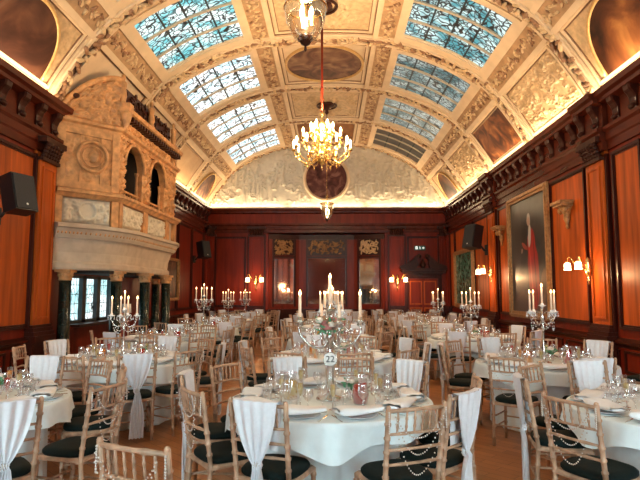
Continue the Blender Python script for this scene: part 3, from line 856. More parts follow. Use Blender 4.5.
# frieze of relief panels between piers
def face(a, b_):
    A = Vector((a[0], a[1], 0)); B = Vector((b_[0], b_[1], 0)); L = (B - A).length; d = (B - A) / L; n = Vector((d.y, -d.x, 0))
    return A, d, n, L
def fbox(mb, F, s0, s1, o0, o1, z0, z1):
    A, d, n, L = F
    vs = [A + d * s + n * o + Vector((0, 0, z)) for s in (s0, s1) for o in (o0, o1) for z in (z0, z1)]
    mb.add(vs, [(0, 1, 3, 2), (4, 6, 7, 5), (0, 4, 5, 1), (2, 3, 7, 6), (0, 2, 6, 4), (1, 5, 7, 3)], False)
def frelief(F, s0, s1, z0, z1, kind, seed, n, amp, mat, off=.0, rw=.03, extra=None):
    A, d, nn, L = F; W, H = s1 - s0, z1 - z0
    nu, nv = max(20, int(W / .018)), max(16, int(H / .018))
    Hf = relief_field(nu, nv, W, H, kind, n, amp, rw, seed)
    m = new(mat)
    def g(u, v):
        e = min(1, min(u, 1 - u) * W / .04, min(v, 1 - v) * H / .04); h = Hf(u, v) * e
        if extra: h = max(h * extra(u * W, v * H)[0], extra(u * W, v * H)[1])
        return A + d * (s0 + W * u) + nn * (off + h) + Vector((0, 0, z0 + H * v))
    m.grid(g, nu, nv); return m
F1, F2, F3 = face(PLAN[0], PLAN[1]), face(PLAN[1], PLAN[2]), face(PLAN[2], PLAN[3])
def disc(cx, cz, r0, r1, amp):
    def e(x, z):
        dd = math.hypot(x - cx, z - cz)
        return (0 if dd < r1 else 1), (amp if r0 < dd < r1 else amp * .45 if dd <= r0 else 0)
    return e
piers = {0: (0, F1[3]), 1: (0, 1.45, 3.0, F2[3]), 2: (0, F3[3])}
for fi, F in enumerate((F1, F2, F3)):
    ps = piers[fi]
    core = new('stone2'); fbox(core, F, 0, F[3], -.25, -.02, 2.9, 3.5); part(core, 'frieze_block', ga)
    for j, (a, b_) in enumerate(zip(ps, ps[1:])):
        b_ = min(b_, F[3])
        if b_ - a > .9 or fi != 1:
            part(frelief(F, a + .15, b_ - .15, 3.0, 3.46, 'figure', 200 + fi * 7 + j, 90, .085, 'pale_relief', .0, .03, disc((b_ - a - .3) / 2, .23, .15, .20, .09) if fi != 1 else None), 'frieze_panel', ga)
    for q in ps: 
        q = min(max(q, .0), F[3]); pr = new('stone'); fbox(pr, F, max(0, q - .14), min(F[3], q + .14), -.1, .07, 2.95, 3.5); part(pr, 'frieze_pier', ga)
m = new('stone'); sweep(m, PLAN, [(-.3, 3.48), (.08, 3.48), (.14, 3.54), (.18, 3.56), (.18, 3.62), (.02, 3.66), (-.3, 3.66)]); part(m, 'ledge', ga)
# upper storey, canted near face with roundel
m = new('stone'); fbox(m, F1, 0, F1[3], -.25, 0, 3.64, 4.95)
L1 = F1[3]
for s in (.0, L1 - .16, .45, .86): fbox(m, F1, s, s + (.16 if s in (.0, L1 - .16) else .05), 0, .05 if s in (.0, L1 - .16) else .025, 3.66, 4.9)
fbox(m, F1, .16, L1 - .16, 0, .04, 4.76, 4.9); fbox(m, F1, .16, L1 - .16, 0, .04, 3.66, 3.8); fbox(m, F1, .16, L1 - .16, 0, .022, 4.25, 4.3)
part(m, 'canted_wall', ga)
A, d, nn, L = F1; c0 = A + d * (L1 * .56) + Vector((0, 0, 4.34)) + nn * .04
m = new('stone'); m.tube([c0 + (d * cos(a * PI / 16) + Vector((0, 0, 1)) * sin(a * PI / 16)) * .30 for a in range(33)], .035, 8, False)
m.tube([c0 + (d * cos(a * PI / 16) + Vector((0, 0, 1)) * sin(a * PI / 16)) * .21 for a in range(33)], .015, 6, False)
m.blob(c0, (.12, .05, .13), 10, 6); part(m, 'roundel', ga)
part(frelief(F1, .18, L1 - .18, 3.82, 4.74, 'scroll', 412, 40, .03, 'stone', .002, .02, disc((L1 - .36) * .57, .52, .0, .36, 0)), 'low_carving', ga)
# entablature round the upper storey
m = new('stone'); sweep(m, PLAN, [(-.3, 4.88), (.04, 4.88), (.06, 4.95), (.12, 4.98), (.14, 5.04), (.05, 5.1), (-.3, 5.1)]); part(m, 'entablature', ga)
# arched carved gable over the canted face
m = new('stone')
def gab(u, v):
    x = u; zt = 5.08 + 1.02 * math.sin(min(1, (u * .98 + .02)) * PI / 2) ** .75
    return x, 5.08 + (zt - 5.08) * v
Hg = relief_field(60, 50, L1, 1.1, 'scroll', 90, .11, .03, 77)
m.grid(lambda u, v: A + d * (L1 * gab(u, v)[0]) + nn * (-.02 + Hg(u, v)) + Vector((0, 0, gab(u, v)[1])), 60, 50)
part(m, 'carved_gable', ga)
m = new('stone'); m.tube([A + d * (L1 * u) + nn * .05 + Vector((0, 0, gab(u, 1)[1])) for u in [k / 24 for k in range(25)]], .06, 8)
m.mat(M['woodk']).blob(A + d * .3 + nn * .1 + Vector((0, 0, 5.5)), (.07, .07, .05), 8, 5)
part(m, 'gable_arch', ga)
# arcade of the long face
OPEN = [(.26, 1.34), (1.74, 2.86)]
ZS, ZA0, ZTOP = 3.64, 4.35, 5.32
m = new('stone')
def awall(m, F, s0, s1, opens, o0, o1):
    edges = [s0]
    for a, b_ in opens: edges += [a, b_]
    edges.append(s1)
    for i in range(0, len(edges), 2): fbox(m, F, edges[i], edges[i + 1], o0, o1, ZS, ZTOP)
    A, d, n, L = F
    for a, b_ in opens:
        c, r = (a + b_) / 2, (b_ - a) / 2; N = 14
        ring = [(c - r * cos(PI * k / N), ZA0 + r * .95 * sin(PI * k / N)) for k in range(N + 1)]
        for o in (o0, o1):
            vs = [A + d * s + n * o + Vector((0, 0, z)) for s, z in ring] + [A + d * s + n * o + Vector((0, 0, ZTOP)) for s, z in ring]
            m.add(vs, [(k, k + 1, N + 2 + k, N + 1 + k) for k in range(N)], False)
        vs = [A + d * s + n * o + Vector((0, 0, z)) for s, z in ring for o in (o0, o1)]
        m.add(vs, [(2 * k, 2 * k + 1, 2 * k + 3, 2 * k + 2) for k in range(N)])
awall(m, F2, 0, F2[3], OPEN, -.13, 0); part(m, 'arcade_wall', ga)
for a, b_ in OPEN:
    c, r = (a + b_) / 2, (b_ - a) / 2
    f = new('stone'); A2, d2, n2, _ = F2
    f.tube([A2 + d2 * (c - (r + .03) * cos(PI * k / 16)) + n2 * .03 + Vector((0, 0, ZA0 + (r + .03) * .95 * sin(PI * k / 16))) for k in range(17)], .045, 6); part(f, 'arch_moulding', ga)
    for s in (a + .10, b_ - .10):
        f = new('stone'); q = A2 + d2 * s + n2 * -.1 + Vector((0, 0, ZS))
        f.lathe([(.05, 0), (.05, .04), (.035, .07), (.03, .1), (.04, .2), (.03, .3), (.028, .62), (.04, .66), (.055, .72)], q, 10); part(f, 'colonnette', ga)
    f = new('stone'); 
    for k in range(7): 
        q = A2 + d2 * (a + .1 + (b_ - a - .2) * k / 6) + n2 * -.12 + Vector((0, 0, ZS)); f.lathe([(.02, 0), (.035, .05), (.018, .10), (.02, .15)], q, 6)
    fbox(f, F2, a, b_, -.12, -.06, ZS + .15, ZS + .19); part(f, 'balustrade', ga)
for (s0, s1) in ((.02, .30), (1.32, 1.78), (2.87, F2[3] - .02)):
    part(frelief(F2, s0, s1, 3.7, 5.25, 'scroll', int(s0 * 100) + 3, 60, .08, 'stone', .0, .028), 'pier_carving', ga)
part(frelief(F2, .1, F2[3] - .1, 4.95, 5.28, 'scroll', 321, 90, .09, 'stone', .01, .03), 'spandrel_carving', ga)
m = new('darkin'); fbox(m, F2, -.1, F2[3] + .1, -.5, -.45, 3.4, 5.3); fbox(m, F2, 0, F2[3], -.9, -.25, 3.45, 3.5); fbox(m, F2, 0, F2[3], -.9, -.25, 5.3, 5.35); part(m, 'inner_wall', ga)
m = new('stone'); fbox(m, F3, 0, F3[3], -.25, 0, 3.64, 5.1); part(m, 'canted_wall', ga)
# upper cornice with dentils, corner bracket and pierced cresting
m = new('stone'); sweep(m, [PLAN[1], PLAN[2]], [(-.3, 5.30), (.06, 5.30), (.1, 5.38), (.2, 5.42), (.22, 5.5), (.02, 5.54), (-.3, 5.54)])
fbox(m, F2, -.06, .16, -.2, .22, 5.42, 5.60); part(m, 'upper_cornice', ga)
m = new('woodk')
for k in range(22): fbox(m, F2, .25 + k * .155, .33 + k * .155, .0, .19, 5.28, 5.38)
part(m, 'dentil_course', ga)
m = new('stone'); q = F2[0] + F2[2] * .1 + Vector((0, .05, 0)); m.lathe([(.02, 5.0), (.06, 5.06), (.05, 5.12), (.09, 5.2), (.12, 5.32), (.14, 5.42)], q, 10); part(m, 'corner_bracket', ga)
m = new('woodk'); fbox(m, F2, .2, 3.5, -.14, -.1, 5.54, 6.12)
rg = random.Random(3)
for k in range(90):
    s = rg.uniform(.25, 3.45); z = rg.uniform(5.6, 6.1); q = F2[0] + F2[1] * s + F2[2] * -.07 + Vector((0, 0, z))
    m.blob(q, (.03, .085, .035), 6, 4, Matrix.Rotation(rg.uniform(0, PI), 3, 'X'))
part(m, 'pierced_cresting', ga)
for s in (.05, 1.75, 3.45):
    st = new('stone'); q = F2[0] + F2[1] * s + F2[2] * .02
    st.lathe([(.11, 5.54), (.12, 5.62), (.07, 5.66), (.10, 5.8), (.075, 5.95), (.105, 6.07), (.04, 6.12), (.055, 6.17), (.06, 6.22), (0, 6.28)], q, 10, .8, 1); part(st, 'finial_figure', ga)
# marble columns with stone capitals; stood well inside the bow
for (cx, cy) in ((-4.97, 10.38), (-4.30, 11.2), (-4.15, 12.5), (-4.13, 14.05), (-4.8, 15.3)):
    c = new('marble'); c.lathe([(.15, .0), (.15, .1), (.125, .14), (.12, .3), (.11, 1.86)], (cx, cy, 0), 20); c = part(c, 'column', ga)
    k = new('stone'); k.lathe([(.112, 1.85), (.13, 1.87), (.115, 1.89), (.14, 1.98), (.15, 2.01)], (cx, cy, 0), 16); k.box(cx - .15, cx + .15, cy - .15, cy + .15, 2.01, 2.06)
    for j in range(8): a = j * PI / 4; k.blob((cx + .125 * cos(a), cy + .125 * sin(a), 1.95), (.03, .03, .04), 6, 4)
    o = k.build('capital', c); o.location = (0, 0, 0)
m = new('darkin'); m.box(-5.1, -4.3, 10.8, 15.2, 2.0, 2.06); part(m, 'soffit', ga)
lamp_box = new('white'); lamp_box.lathe([(.06, 0), (.06, .02), (.015, .03), (.015, .16), (.13, .16), (.11, .38)], (0, 0, 0), 16)
o = lamp_box.build('table_lamp'); o.location = (-4.98, 13.6, .951); tag(o, 'small lamp with a cream shade on the window sill under the gallery', 'lamp')

# ------------------------------------------------------------------ things on the walls
def speaker(loc, rz, tilt, label, s=1):
    r = empty('wall_speaker', loc, rz); tag(r, label, 'speaker'); r.scale = (s,) * 3
    b = new('black'); b.prism([(-.2, -.29), (.2, -.29), (.2, .29), (-.2, .29)], 'y', -.22, -.0); 
    b.prism([(-.2, -.29), (.2, -.29), (.2, .29), (-.2, .29)], 'y', -.0, .04)
    R = Matrix.Rotation(tilt, 4, 'X')
    b.v = [tuple(R @ Vector(p) + Vector((0, -.16, 0))) for p in b.v]; b.build('cabinet', r)
    g = new('grille'); g.box(-.18, .18, -.235, -.22, -.27, .27); g.v = [tuple(R @ Vector(p) + Vector((0, -.16, 0))) for p in g.v]; g.build('grille_cloth', r)
    w = new('white'); w.lathe([(.0, 0), (.018, .0), (.018, .004), (0, .004)], (0, 0, 0), 12); w.v = [tuple(R @ Vector((p[0], -.237 - p[2], p[1] - .2)) + Vector((0, -.16, 0))) for p in w.v]; w.build('badge', r)
    k = new('black'); k.tube([(0, .0, -.2), (0, .10, -.3), (0, .2, -.3)], .025, 8); k.box(-.06, .06, .17, .2, -.42, -.16); k.build('bracket', r)
speaker((-4.93, 8.3, 3.12), PI / 2 - .35, -.25, 'large black loudspeaker on the panelled wall beside the near pilaster', 1.02)
speaker((-4.88, 20.5, 3.2), PI / 2 - .5, -.2, 'black loudspeaker high in the far corner beyond the stone gallery', 1.1)
speaker((4.85, 16.85, 3.3), -PI / 2 + .45, -.2, 'black loudspeaker on the wall between the portrait and the woodland picture', 1.25)

def picture(name, side, a0, a1, z0, z1, mat, label, w=.13, out=.06):
    r = empty(name, wall_pt(side, (a0 + a1) / 2, out, (z0 + z1) / 2)); tag(r, label, 'painting')
    inv = Vector(r.location)
    m = MB().mat(mat); wbox(m, side, a0 + w, a1 - w, out, out + .02, z0 + w, z1 - w); m.v = [tuple(Vector(p) - inv) for p in m.v]; m.build('canvas', r)
    m = new('frame'); wframe(m, side, a0, a1, z0, z1, w, out, out + .06); wframe(m, side, a0 + w * .25, a1 - w * .25, z0 + w * .25, z1 - w * .25, w * .3, out + .06, out + .10)
    m.v = [tuple(Vector(p) - inv) for p in m.v]; m.build('frame', r)
    return r
# portrait canvas: local y along the wall (towards the back is the picture's left), z up
port = figure_painting('robed_portrait_painting', (.035, .032, .03), [
    (0, -1.35, 1.2, .5, 0, (.09, .06, .05)), (.75, .4, .35, 1.0, .1, (.06, .05, .045)),
    (-.32, -.45, .36, .95, -.10, (.36, .015, .012)), (-.22, .25, .27, .42, .0, (.40, .02, .015)), (-.42, -.3, .04, 1.0, -.10, (.16, .008, .006)), (-.18, -.5, .05, .9, -.12, (.55, .06, .03)), (-.85, -.9, .2, .6, .35, (.16, .09, .05)),
    (-.12, .45, .10, .30, .1, (.5, .48, .45)), (.22, .22, .22, .06, .5, (.34, .05, .03)), (.42, .12, .06, .07, .6, (.40, .30, .24)), (-.08, .86, .12, .17, .0, (.40, .38, .36)), (-.07, .82, .085, .12, .0, (.46, .30, .21))])
picture('portrait_painting', 'r', 12.1, 14.8, .98, 4.12, port, 'tall gilt-framed portrait of a standing figure in a red robe', .16, .07)
picture('woodland_picture', 'r', 18.55, 21.3, 1.05, 3.2, M['paint_green'], 'framed green woodland picture on the far end of the panelled wall', .15, .06)
picture('small_portrait', 'l', 17.0, 18.45, 1.35, 2.75, M['paint_small'], 'dark brown framed portrait on the wall just beyond the stone gallery', .09, .06)

def corbel(y, label):
    r = empty('wall_corbel', (WX - .02, y, 3.35)); tag(r, label, 'wall bracket')
    m = new('frame'); m.box(-.28, .0, -.26, .26, .10, .16); m.box(-.24, 0, -.22, .22, .05, .10); m.build('shelf', r)
    m = new('frame'); m.lathe([(.0, -.42), (.04, -.38), (.03, -.3), (.08, -.2), (.07, -.12), (.13, -.02), (.19, .05)], (-.04, 0, 0), 12, .9, 1)
    for s in (-1, 1): m.blob((-.12, s * .12, -.02), (.06, .07, .08), 8, 5)
    m.build('carved_bracket', r)
corbel(11.25, 'carved wooden corbel bracket on the panel nearest the camera beside the portrait'); corbel(15.55, 'carved wooden corbel bracket on the far side of the tall portrait')

LIGHTS = []
def point(loc, e, c, r=.03):
    l = bpy.data.lights.new('lamp_light', 'POINT'); l.energy = e; l.color = c; l.shadow_soft_size = r
    o = bpy.data.objects.new('lamp_light', l); COL.objects.link(o); o.location = loc
def sconce(loc, rz, label, k=1.0, e=22):
    """two-armed sconce; local -Y points into the room"""
    r = empty('wall_sconce', loc, rz); tag(r, label, 'wall light'); r.scale = (k,) * 3
    m = new('gold'); m.lathe([(.0, -.36), (.018, -.34), (.012, -.3), (.03, -.26), (.014, -.22), (.05, -.15), (.065, -.08), (.04, -.03), (.055, .0), (.035, .05), (.05, .1), (.0, .16)], (0, -.05, 0), 12)
    m.build('backplate', r)
    for s in (-1, 1):
        a = new('gold'); pts = [(0, -.06, -.04), (s * .07, -.14, -.06), (s * .12, -.22, .02), (s * .16, -.27, .12), (s * .19, -.30, .17), (s * .22, -.33, .14), (s * .225, -.335, .08)]
        a.tube(catm(pts), .011, 6); a.lathe([(.0, .09), (.035, .08), (.03, .06)], (s * .225, -.335, 0), 10); a = a.build('arm', r)
        b = new('shade'); b.lathe([(.03, .065), (.055, .045), (.062, .0), (.055, -.04), (.068, -.075)], (s * .225, -.335, 0), 14); b.build('glass_shade', a)
    R = Matrix.Rotation(rz, 3, 'Z')
    p = Vector(loc) + R @ Vector((0, -.42, -.18)) * k
    point(p, e, (1, .55, .25), .012)
def catm(p, n=5):
    p = [Vector(q) for q in p]; q = [2 * p[0] - p[1]] + p + [2 * p[-1] - p[-2]]; out = []
    for i in range(1, len(q) - 2):
        for k in range(n):
            t = k / n; a, b_, c, d = q[i - 1], q[i], q[i + 1], q[i + 2]
            out.append(.5 * ((2 * b_) + (c - a) * t + (2 * a - 5 * b_ + 4 * c - d) * t * t + (3 * b_ - a - 3 * c + d) * t ** 3))
    out.append(p[-1]); return out
sconce((WX - .12, 10.2, 2.12), -PI / 2 , 'two-armed brass wall light with opal shades on the pilaster nearest the camera', 1.0, 26)
sconce((WX - .12, 16.3, 2.25), -PI / 2 , 'two-armed brass wall light glowing below the loudspeaker', 1.1, 26)
sconce((-3.0, YB - .12, 2.15), 0, 'glowing brass wall light on the pilaster left of the mirrored bay', 1.3, 30)
sconce((3.0, YB - .12, 2.15), 0, 'glowing brass wall light between the mirrored bay and the doorway', 1.3, 30)
# the lamps of the same kind further up the hall, on the near pilasters
sconce((WX - .12, 3.45, 2.15), -PI / 2, 'brass wall light on the side pilaster close to the camera', 1.0, 26)
sconce((-WX + .12, 3.45, 2.15), PI / 2, 'brass wall light on the pilaster of the near wall opposite', 1.0, 26)

# ------------------------------------------------------------------ chandelier and lanterns
def rose(parent, z):
    m = new('woodk'); m.lathe([(.26, z), (.24, z - .04), (.12, z - .08), (.05, z - .2), (.07, z - .27), (.02, z - .34)], (0, 0, 0), 16)
    m.tube([(.33 * cos(a * PI / 10), .33 * sin(a * PI / 10), z - .03) for a in range(21)], .035, 6, False); m.build('ceiling_rose', parent)
ch = empty('chandelier', (-.02, 11.6, 0)); tag(ch, 'great brass chandelier with rings of lit candle bulbs on a long red rod', 'chandelier')
rose(ch, 8.05)
m = new('wood'); m.tube([(0, 0, 7.8), (0, 0, 5.55)], .028, 8); m.build('rod', ch)
m = new('gold'); m.lathe([(0, 4.28), (.03, 4.32), (.015, 4.38), (.06, 4.42), (.13, 4.5), (.16, 4.58), (.10, 4.68), (.05, 4.74), (.07, 4.82), (.045, 4.9), (.08, 5.0), (.05, 5.1), (.03, 5.2), (.06, 5.26), (.09, 5.32), (.04, 5.38), (.03, 5.5), (.07, 5.54), (.02, 5.6)], (0, 0, 0), 20)
for j in range(8):
    a = j * PI / 4
    m.tube(catm([(.05 * cos(a), .05 * sin(a), 5.1), (.14 * cos(a), .14 * sin(a), 5.2), (.17 * cos(a), .17 * sin(a), 5.32), (.11 * cos(a), .11 * sin(a), 5.36)]), .012, 5)
m.build('stem', ch)
def chand_arm(R, z, drop, n, off):
    for j in range(n):
        a = 2 * PI * (j + off) / n; c, s = cos(a), sin(a)
        P = lambda r, zz: (r * c, r * s, zz)
        m = new('gold'); m.tube(catm([P(.08, z - .1), P(.2 * R / .6, z - drop), P(.62 * R, z - drop * 1.05), P(.92 * R, z - drop * .55), P(R, z - .02)]), .013, 6)
        m.tube(catm([P(.3 * R, z - drop), P(.35 * R, z - drop * .4), P(.5 * R, z - drop * .3), P(.5 * R, z - drop * .75)]), .008, 5)
        m.lathe([(.01, -.03), (.05, .0), (.055, .012), (.022, .02), (.022, .05)], P(R, z), 10)
        m.blob(P(.6 * R, z - drop * 1.25), (.022, .022, .05), 6, 4)
        arm = m.build('arm', ch)
        b = new('bulb'); b.lathe([(.016, .05), (.016, .13), (.026, .15), (.028, .18), (.014, .22), (0, .25)], P(R, z), 8); b.build('candle_bulb', arm)
chand_arm(.62, 4.72, .26, 12, 0); chand_arm(.44, 4.95, .24, 8, .5); chand_arm(.24, 5.12, .2, 6, 0)
for j in range(4): point((-.02 + .3 * cos(j * PI / 2 + .3), 11.6 + .3 * sin(j * PI / 2 + .3), 5.22), 110, (1, .72, .42), .03)
def lantern(y, zb, label, xx, e):
    r = empty('glass_lantern', (xx, y, 0)); tag(r, label, 'lantern'); rose(r, 8.05)
    m = new('gold'); m.tube([(0, 0, 7.8), (0, 0, zb + .78)], .011, 6); m.build('chain', r)
    g = new('lglass'); g.lathe([(.05, .10), (.12, .16), (.19, .30), (.215, .46), (.20, .58), (.225, .66)], (0, 0, zb), 24); g.build('glass_bowl', r)
    m = new('woodk'); m.lathe([(0, 0), (.015, .02), (.01, .06), (.045, .08), (.06, .11), (.08, .13), (.07, .16)], (0, 0, zb), 12); m.build('finial', r)
    m = new('gold'); m.tube([(.227 * cos(a * PI / 12), .227 * sin(a * PI / 12), zb + .66) for a in range(25)], .016, 6, False)
    for j in range(3): a = j * 2 * PI / 3 + .4; m.tube([(.225 * cos(a), .225 * sin(a), zb + .66), (.0, 0, zb + .98)], .005, 5)
    m.tube([(.214 * cos(a * PI / 12), .214 * sin(a * PI / 12), zb + .46) for a in range(25)], .008, 6, False)
    m.build('metalwork', r)
    for j in range(3):
        a = j * 2 * PI / 3; b = new('bulb'); b.lathe([(.012, .28), (.012, .38), (.022, .41), (.012, .46), (0, .48)], (.06 * cos(a), .06 * sin(a), zb), 8); b.build('candle_bulb', r)
    point((xx, y, zb + .56), e, (1, .7, .4), .02)
lantern(5.15, 4.0, 'large glass bowl lantern with brass bands hanging closest to the camera', -.09, 40)
lantern(18.1, 3.95, 'small glass lantern hanging in front of the far wall below the chandelier', .05, 25)

# cove lamps lying on top of the cornices, behind the edge
def area(loc, rot, sx, sy, e, c):
    l = bpy.data.lights.new('cove_lamp', 'AREA'); l.shape = 'RECTANGLE'; l.size = sx; l.size_y = sy; l.energy = e; l.color = c
    o = bpy.data.objects.new('cove_lamp', l); COL.objects.link(o); o.location = loc; o.rotation_euler = rot; return o
COVE = 31
WARM = (1, .76, .48)
for k in range(7):
    y = (RIBS[k] + RIBS[k + 1]) / 2
    for s in (-1, 1):
        if s < 0 and k in (2, 3): continue
        area((s * 4.99, y, 5.235), (0, PI - s * .35, 0), .12, 2.9, COVE, WARM)
for x in (-3.4, 0, 3.4): area((x, YB - .14, 5.235), (PI + .3, 0, 0), 3.2, .12, COVE * 1.1, WARM)
# ------------------------------------------------------------------ banquet chair, origin on the floor under the seat, facing +Y
def yb_(z): return -.19 - (.07 * (z - .45) / .47 if z > .45 else -.015 * (.45 - z) / .45 * 0 + .03 * (.45 - z) / .45)
def xb_(z): return .178 + .018 * z / .92
def bamboo(mb, pts, r, rings, seg=7):
    """tube with swollen rings at the fractions given"""
    P = [Vector(p) for p in pts]; ls = [0]
    for a, b_ in zip(P, P[1:]): ls.append(ls[-1] + (b_ - a).length)
    T = ls[-1]
    def at(s):
        for i in range(len(P) - 1):
            if s <= ls[i + 1] + 1e-9: return P[i].lerp(P[i + 1], (s - ls[i]) / (ls[i + 1] - ls[i]))
        return P[-1]
    st = {0.0: 1, T: 1}
    for l in ls: st.setdefault(l, 1)
    for f in rings:
        c = f * T
        for d, k in ((-.012, 1), (-.006, 1.32), (.006, 1.32), (.012, 1)):
            if 0 < c + d < T: st[c + d] = k
    ss = sorted(st); mb.tube([at(s) for s in ss], [r * st[s] for s in ss], seg)
def bowed_rail(mb, z, r=.010, bow=.03, x=None, seg=6, n=8):
    x = x or xb_(z); mb.tube([(x * (2 * k / n - 1), yb_(z) - bow * (1 - (2 * k / n - 1) ** 2), z + .006 * (1 - (2 * k / n - 1) ** 2)) for k in range(n + 1)], [r * (1.3 if k in (2, 6) else 1) for k in range(n + 1)], seg)
def cushion(mb, w, d, z0, z1):
    prof = [(0, z0), (.96, z0), (1.0, z0 + .012), (1.0, z0 + .028), (.93, z1 - .006), (.7, z1), (0, z1 + .004)]
    seg = 24; vs = []
    for r, z in prof:
        for k in range(seg):
            a = 2 * PI * k / seg; e = .62
            vs.append((w * r * math.copysign(abs(cos(a)) ** e, cos(a)), d * r * math.copysign(abs(sin(a)) ** e, sin(a)) - .0, z))
    n = len(prof)
    mb.add(vs, [(i * seg + k, i * seg + (k + 1) % seg, (i + 1) * seg + (k + 1) % seg, (i + 1) * seg + k) for i in range(n - 1) for k in range(seg)])
def make_chair():
    r = empty('banquet_chair')
    for s in (-1, 1):
        m = new('chair'); bamboo(m, [(s * xb_(z), yb_(z), z) for z in (0, .45, .94)], .0165, [.1, .22, .34, .46, .56, .64, .72, .81, .9]); m.blob((s * xb_(.94), yb_(.945), .945), .016, 7, 4); m.build('rear_post', r)
        m = new('chair'); bamboo(m, [(s * .195, .19, 0), (s * .19, .185, .44)], .0165, [.15, .4, .65, .9]); m.build('leg', r)
    m = new('chair')
    m.rbox(-.205, .205, -.205, .205, .425, .455, .02); m.build('seat_frame', r)
    m = new('pad'); cushion(m, .205, .205, .455, .505); m.build('seat_pad', r)
    m = new('chair'); bowed_rail(m, .925, .013); m.build('top_rail', r)
    for z in (.785, .69, .60): m = new('chair'); bowed_rail(m, z, .0095); m.build('cross_rail', r)
    for k in range(6):
        u = -.72 + 1.44 * k / 5; x = .19 * u; b0 = .03 * (1 - u * u); m = new('chair')
        bamboo(m, [(x, yb_(.79) - b0, .79), (x, yb_(.92) - b0, .925)], .0072, [.3, .65], 5); m.build('spindle', r)
    for z in (.19, .30):
        for s in (-1, 1): m = new('chair'); m.tube([(s * .187, -.20, z), (s * .193, .187, z)], .009, 6); m.build('stretcher', r)
    m = new('chair'); m.tube([(-.19, .187, .24), (.19, .187, .24)], .009, 6); m.build('stretcher', r)
    m = new('chair'); m.tube([(-.182, -.205, .22), (.182, -.205, .22)], .009, 6); m.build('stretcher', r)
    return r
def make_far_chair():
    m = new('chair')
    for s in (-1, 1):
        m.tube([(s * xb_(z), yb_(z), z) for z in (0, .45, .94)], .018, 5); m.tube([(s * .195, .19, 0), (s * .19, .185, .44)], .018, 5)
        m.tube([(s * .187, -.20, .24), (s * .193, .187, .24)], .009, 4)
    m.box(-.205, .205, -.205, .205, .425, .455)
    for z, q in ((.925, .014), (.785, .010), (.69, .010), (.60, .010)): bowed_rail(m, z, q, n=4, seg=4)
    for k in range(6):
        u = -.72 + 1.44 * k / 5; x = .19 * u; b0 = .03 * (1 - u * u); m.tube([(x, yb_(.79) - b0, .79), (x, yb_(.92) - b0, .925)], .008, 4)
    m.mat(M['pad']); cushion(m, .205, .205, .455, .505)
    return m.build('banquet_chair')
# organza sash over the chair back, knotted low with a brooch; same origin as the chair
def make_sash(near=True, seed=0):
    r = empty('chair_sash')
    rg = random.Random(seed); ph = rg.uniform(0, 6)
    m = new('sash'); nu, nv = (24, 30) if near else (10, 12)
    ZG = .56
    def outer(u, v):
        x = 2 * u - 1
        z = .955 - (.955 - .05) * v
        if z > ZG: f = (.955 - z) / (.955 - ZG); w = .158 * (1 - f) ** .8 * (1 - .0 * f) + .022 * f + .03 * math.sin(PI * f) * .6; fold = .010 * (f ** .5) 
        else: f = (ZG - z) / (ZG - .05); w = .022 + .045 * min(1, f * 2.2) + .008 * f; fold = .014
        bow = .032 * (1 - min(1, (x * w / .19) ** 2))
        y = yb_(max(z, .45)) - bow - .028 - (.0 if z > ZG else .012 - .0 * f)
        y -= (fold + .005) * math.sin(x * 13 + ph + 2 * v); cx = .012 * math.sin(3 * v + ph) * (1 if z < ZG else 0)
        return (x * w + cx, y, z)
    m.grid(outer, nu, nv)
    def over(u, v):
        x = 2 * u - 1; a = PI * v; bow = .032 * (1 - (x * .158 / .19) ** 2)
        return (x * .158, yb_(.94) - bow - (.027 + .006 * math.sin(x * 14 + ph)) * cos(a), .955 + .008 * math.sin(a) - .005 * v)
    m.grid(over, nu, 3)
    def inner(u, v):
        x = 2 * u - 1; z = .95 - (.95 - .62) * v - .03 * math.sin(5 * u + ph) * v; w = .158 * (1 - .30 * v ** 1.5)
        bow = .032 * (1 - (x * w / .19) ** 2)
        return (x * w, yb_(z) - bow + .028 + .008 * math.sin(x * 14 + ph) * (.6 + .4 * v) + .004 * math.sin(x * 31), z)
    m.grid(inner, nu, 8 if near else 3)
    if not near: 
        o = m.build('chair_sash'); bpy.data.objects.remove(r); return o
    m.build('cloth', r)
    yk = yb_(ZG) - .05
    k = new('sash')
    for j in range(9):
        a = 2 * PI * j / 9; k.blob((.024 * cos(a), yk, ZG + .026 * sin(a)), (.014, .016, .014), 6, 4)
    k.build('knot', r)
    b = new('pearl'); b.blob((0, yk - .014, ZG), (.016, .008, .016), 8, 5)
    for j in range(8): a = 2 * PI * j / 8; b.blob((.021 * cos(a), yk - .016, ZG + .021 * sin(a)), .006, 5, 3)
    b.build('brooch', r)
    return r
def make_pearls(seed):
    r = empty('pearl_strand')
    """strings of pearls swagged across the outside of a chair back"""
    for k, (za, dz) in enumerate(((.90, .14), (.90, .24), (.86, .32))):
        n = 26; m = new('pearl')
        for i in range(n + 1):
            u = 2 * i / n - 1; z = za - dz * (1 - u * u); x = .175 * u
            m.blob((x, yb_(z) - .048 - .006 * k, z), .0052, 5, 3)
        m.build('strand', r)
    for s in (-1, 1):
        m = new('pearl')
        for i in range(10): m.blob((s * .20, yb_(.9) - .02, .92 - .013 * i), .0066, 5, 3)
        m.build('tassel', r)
    return r

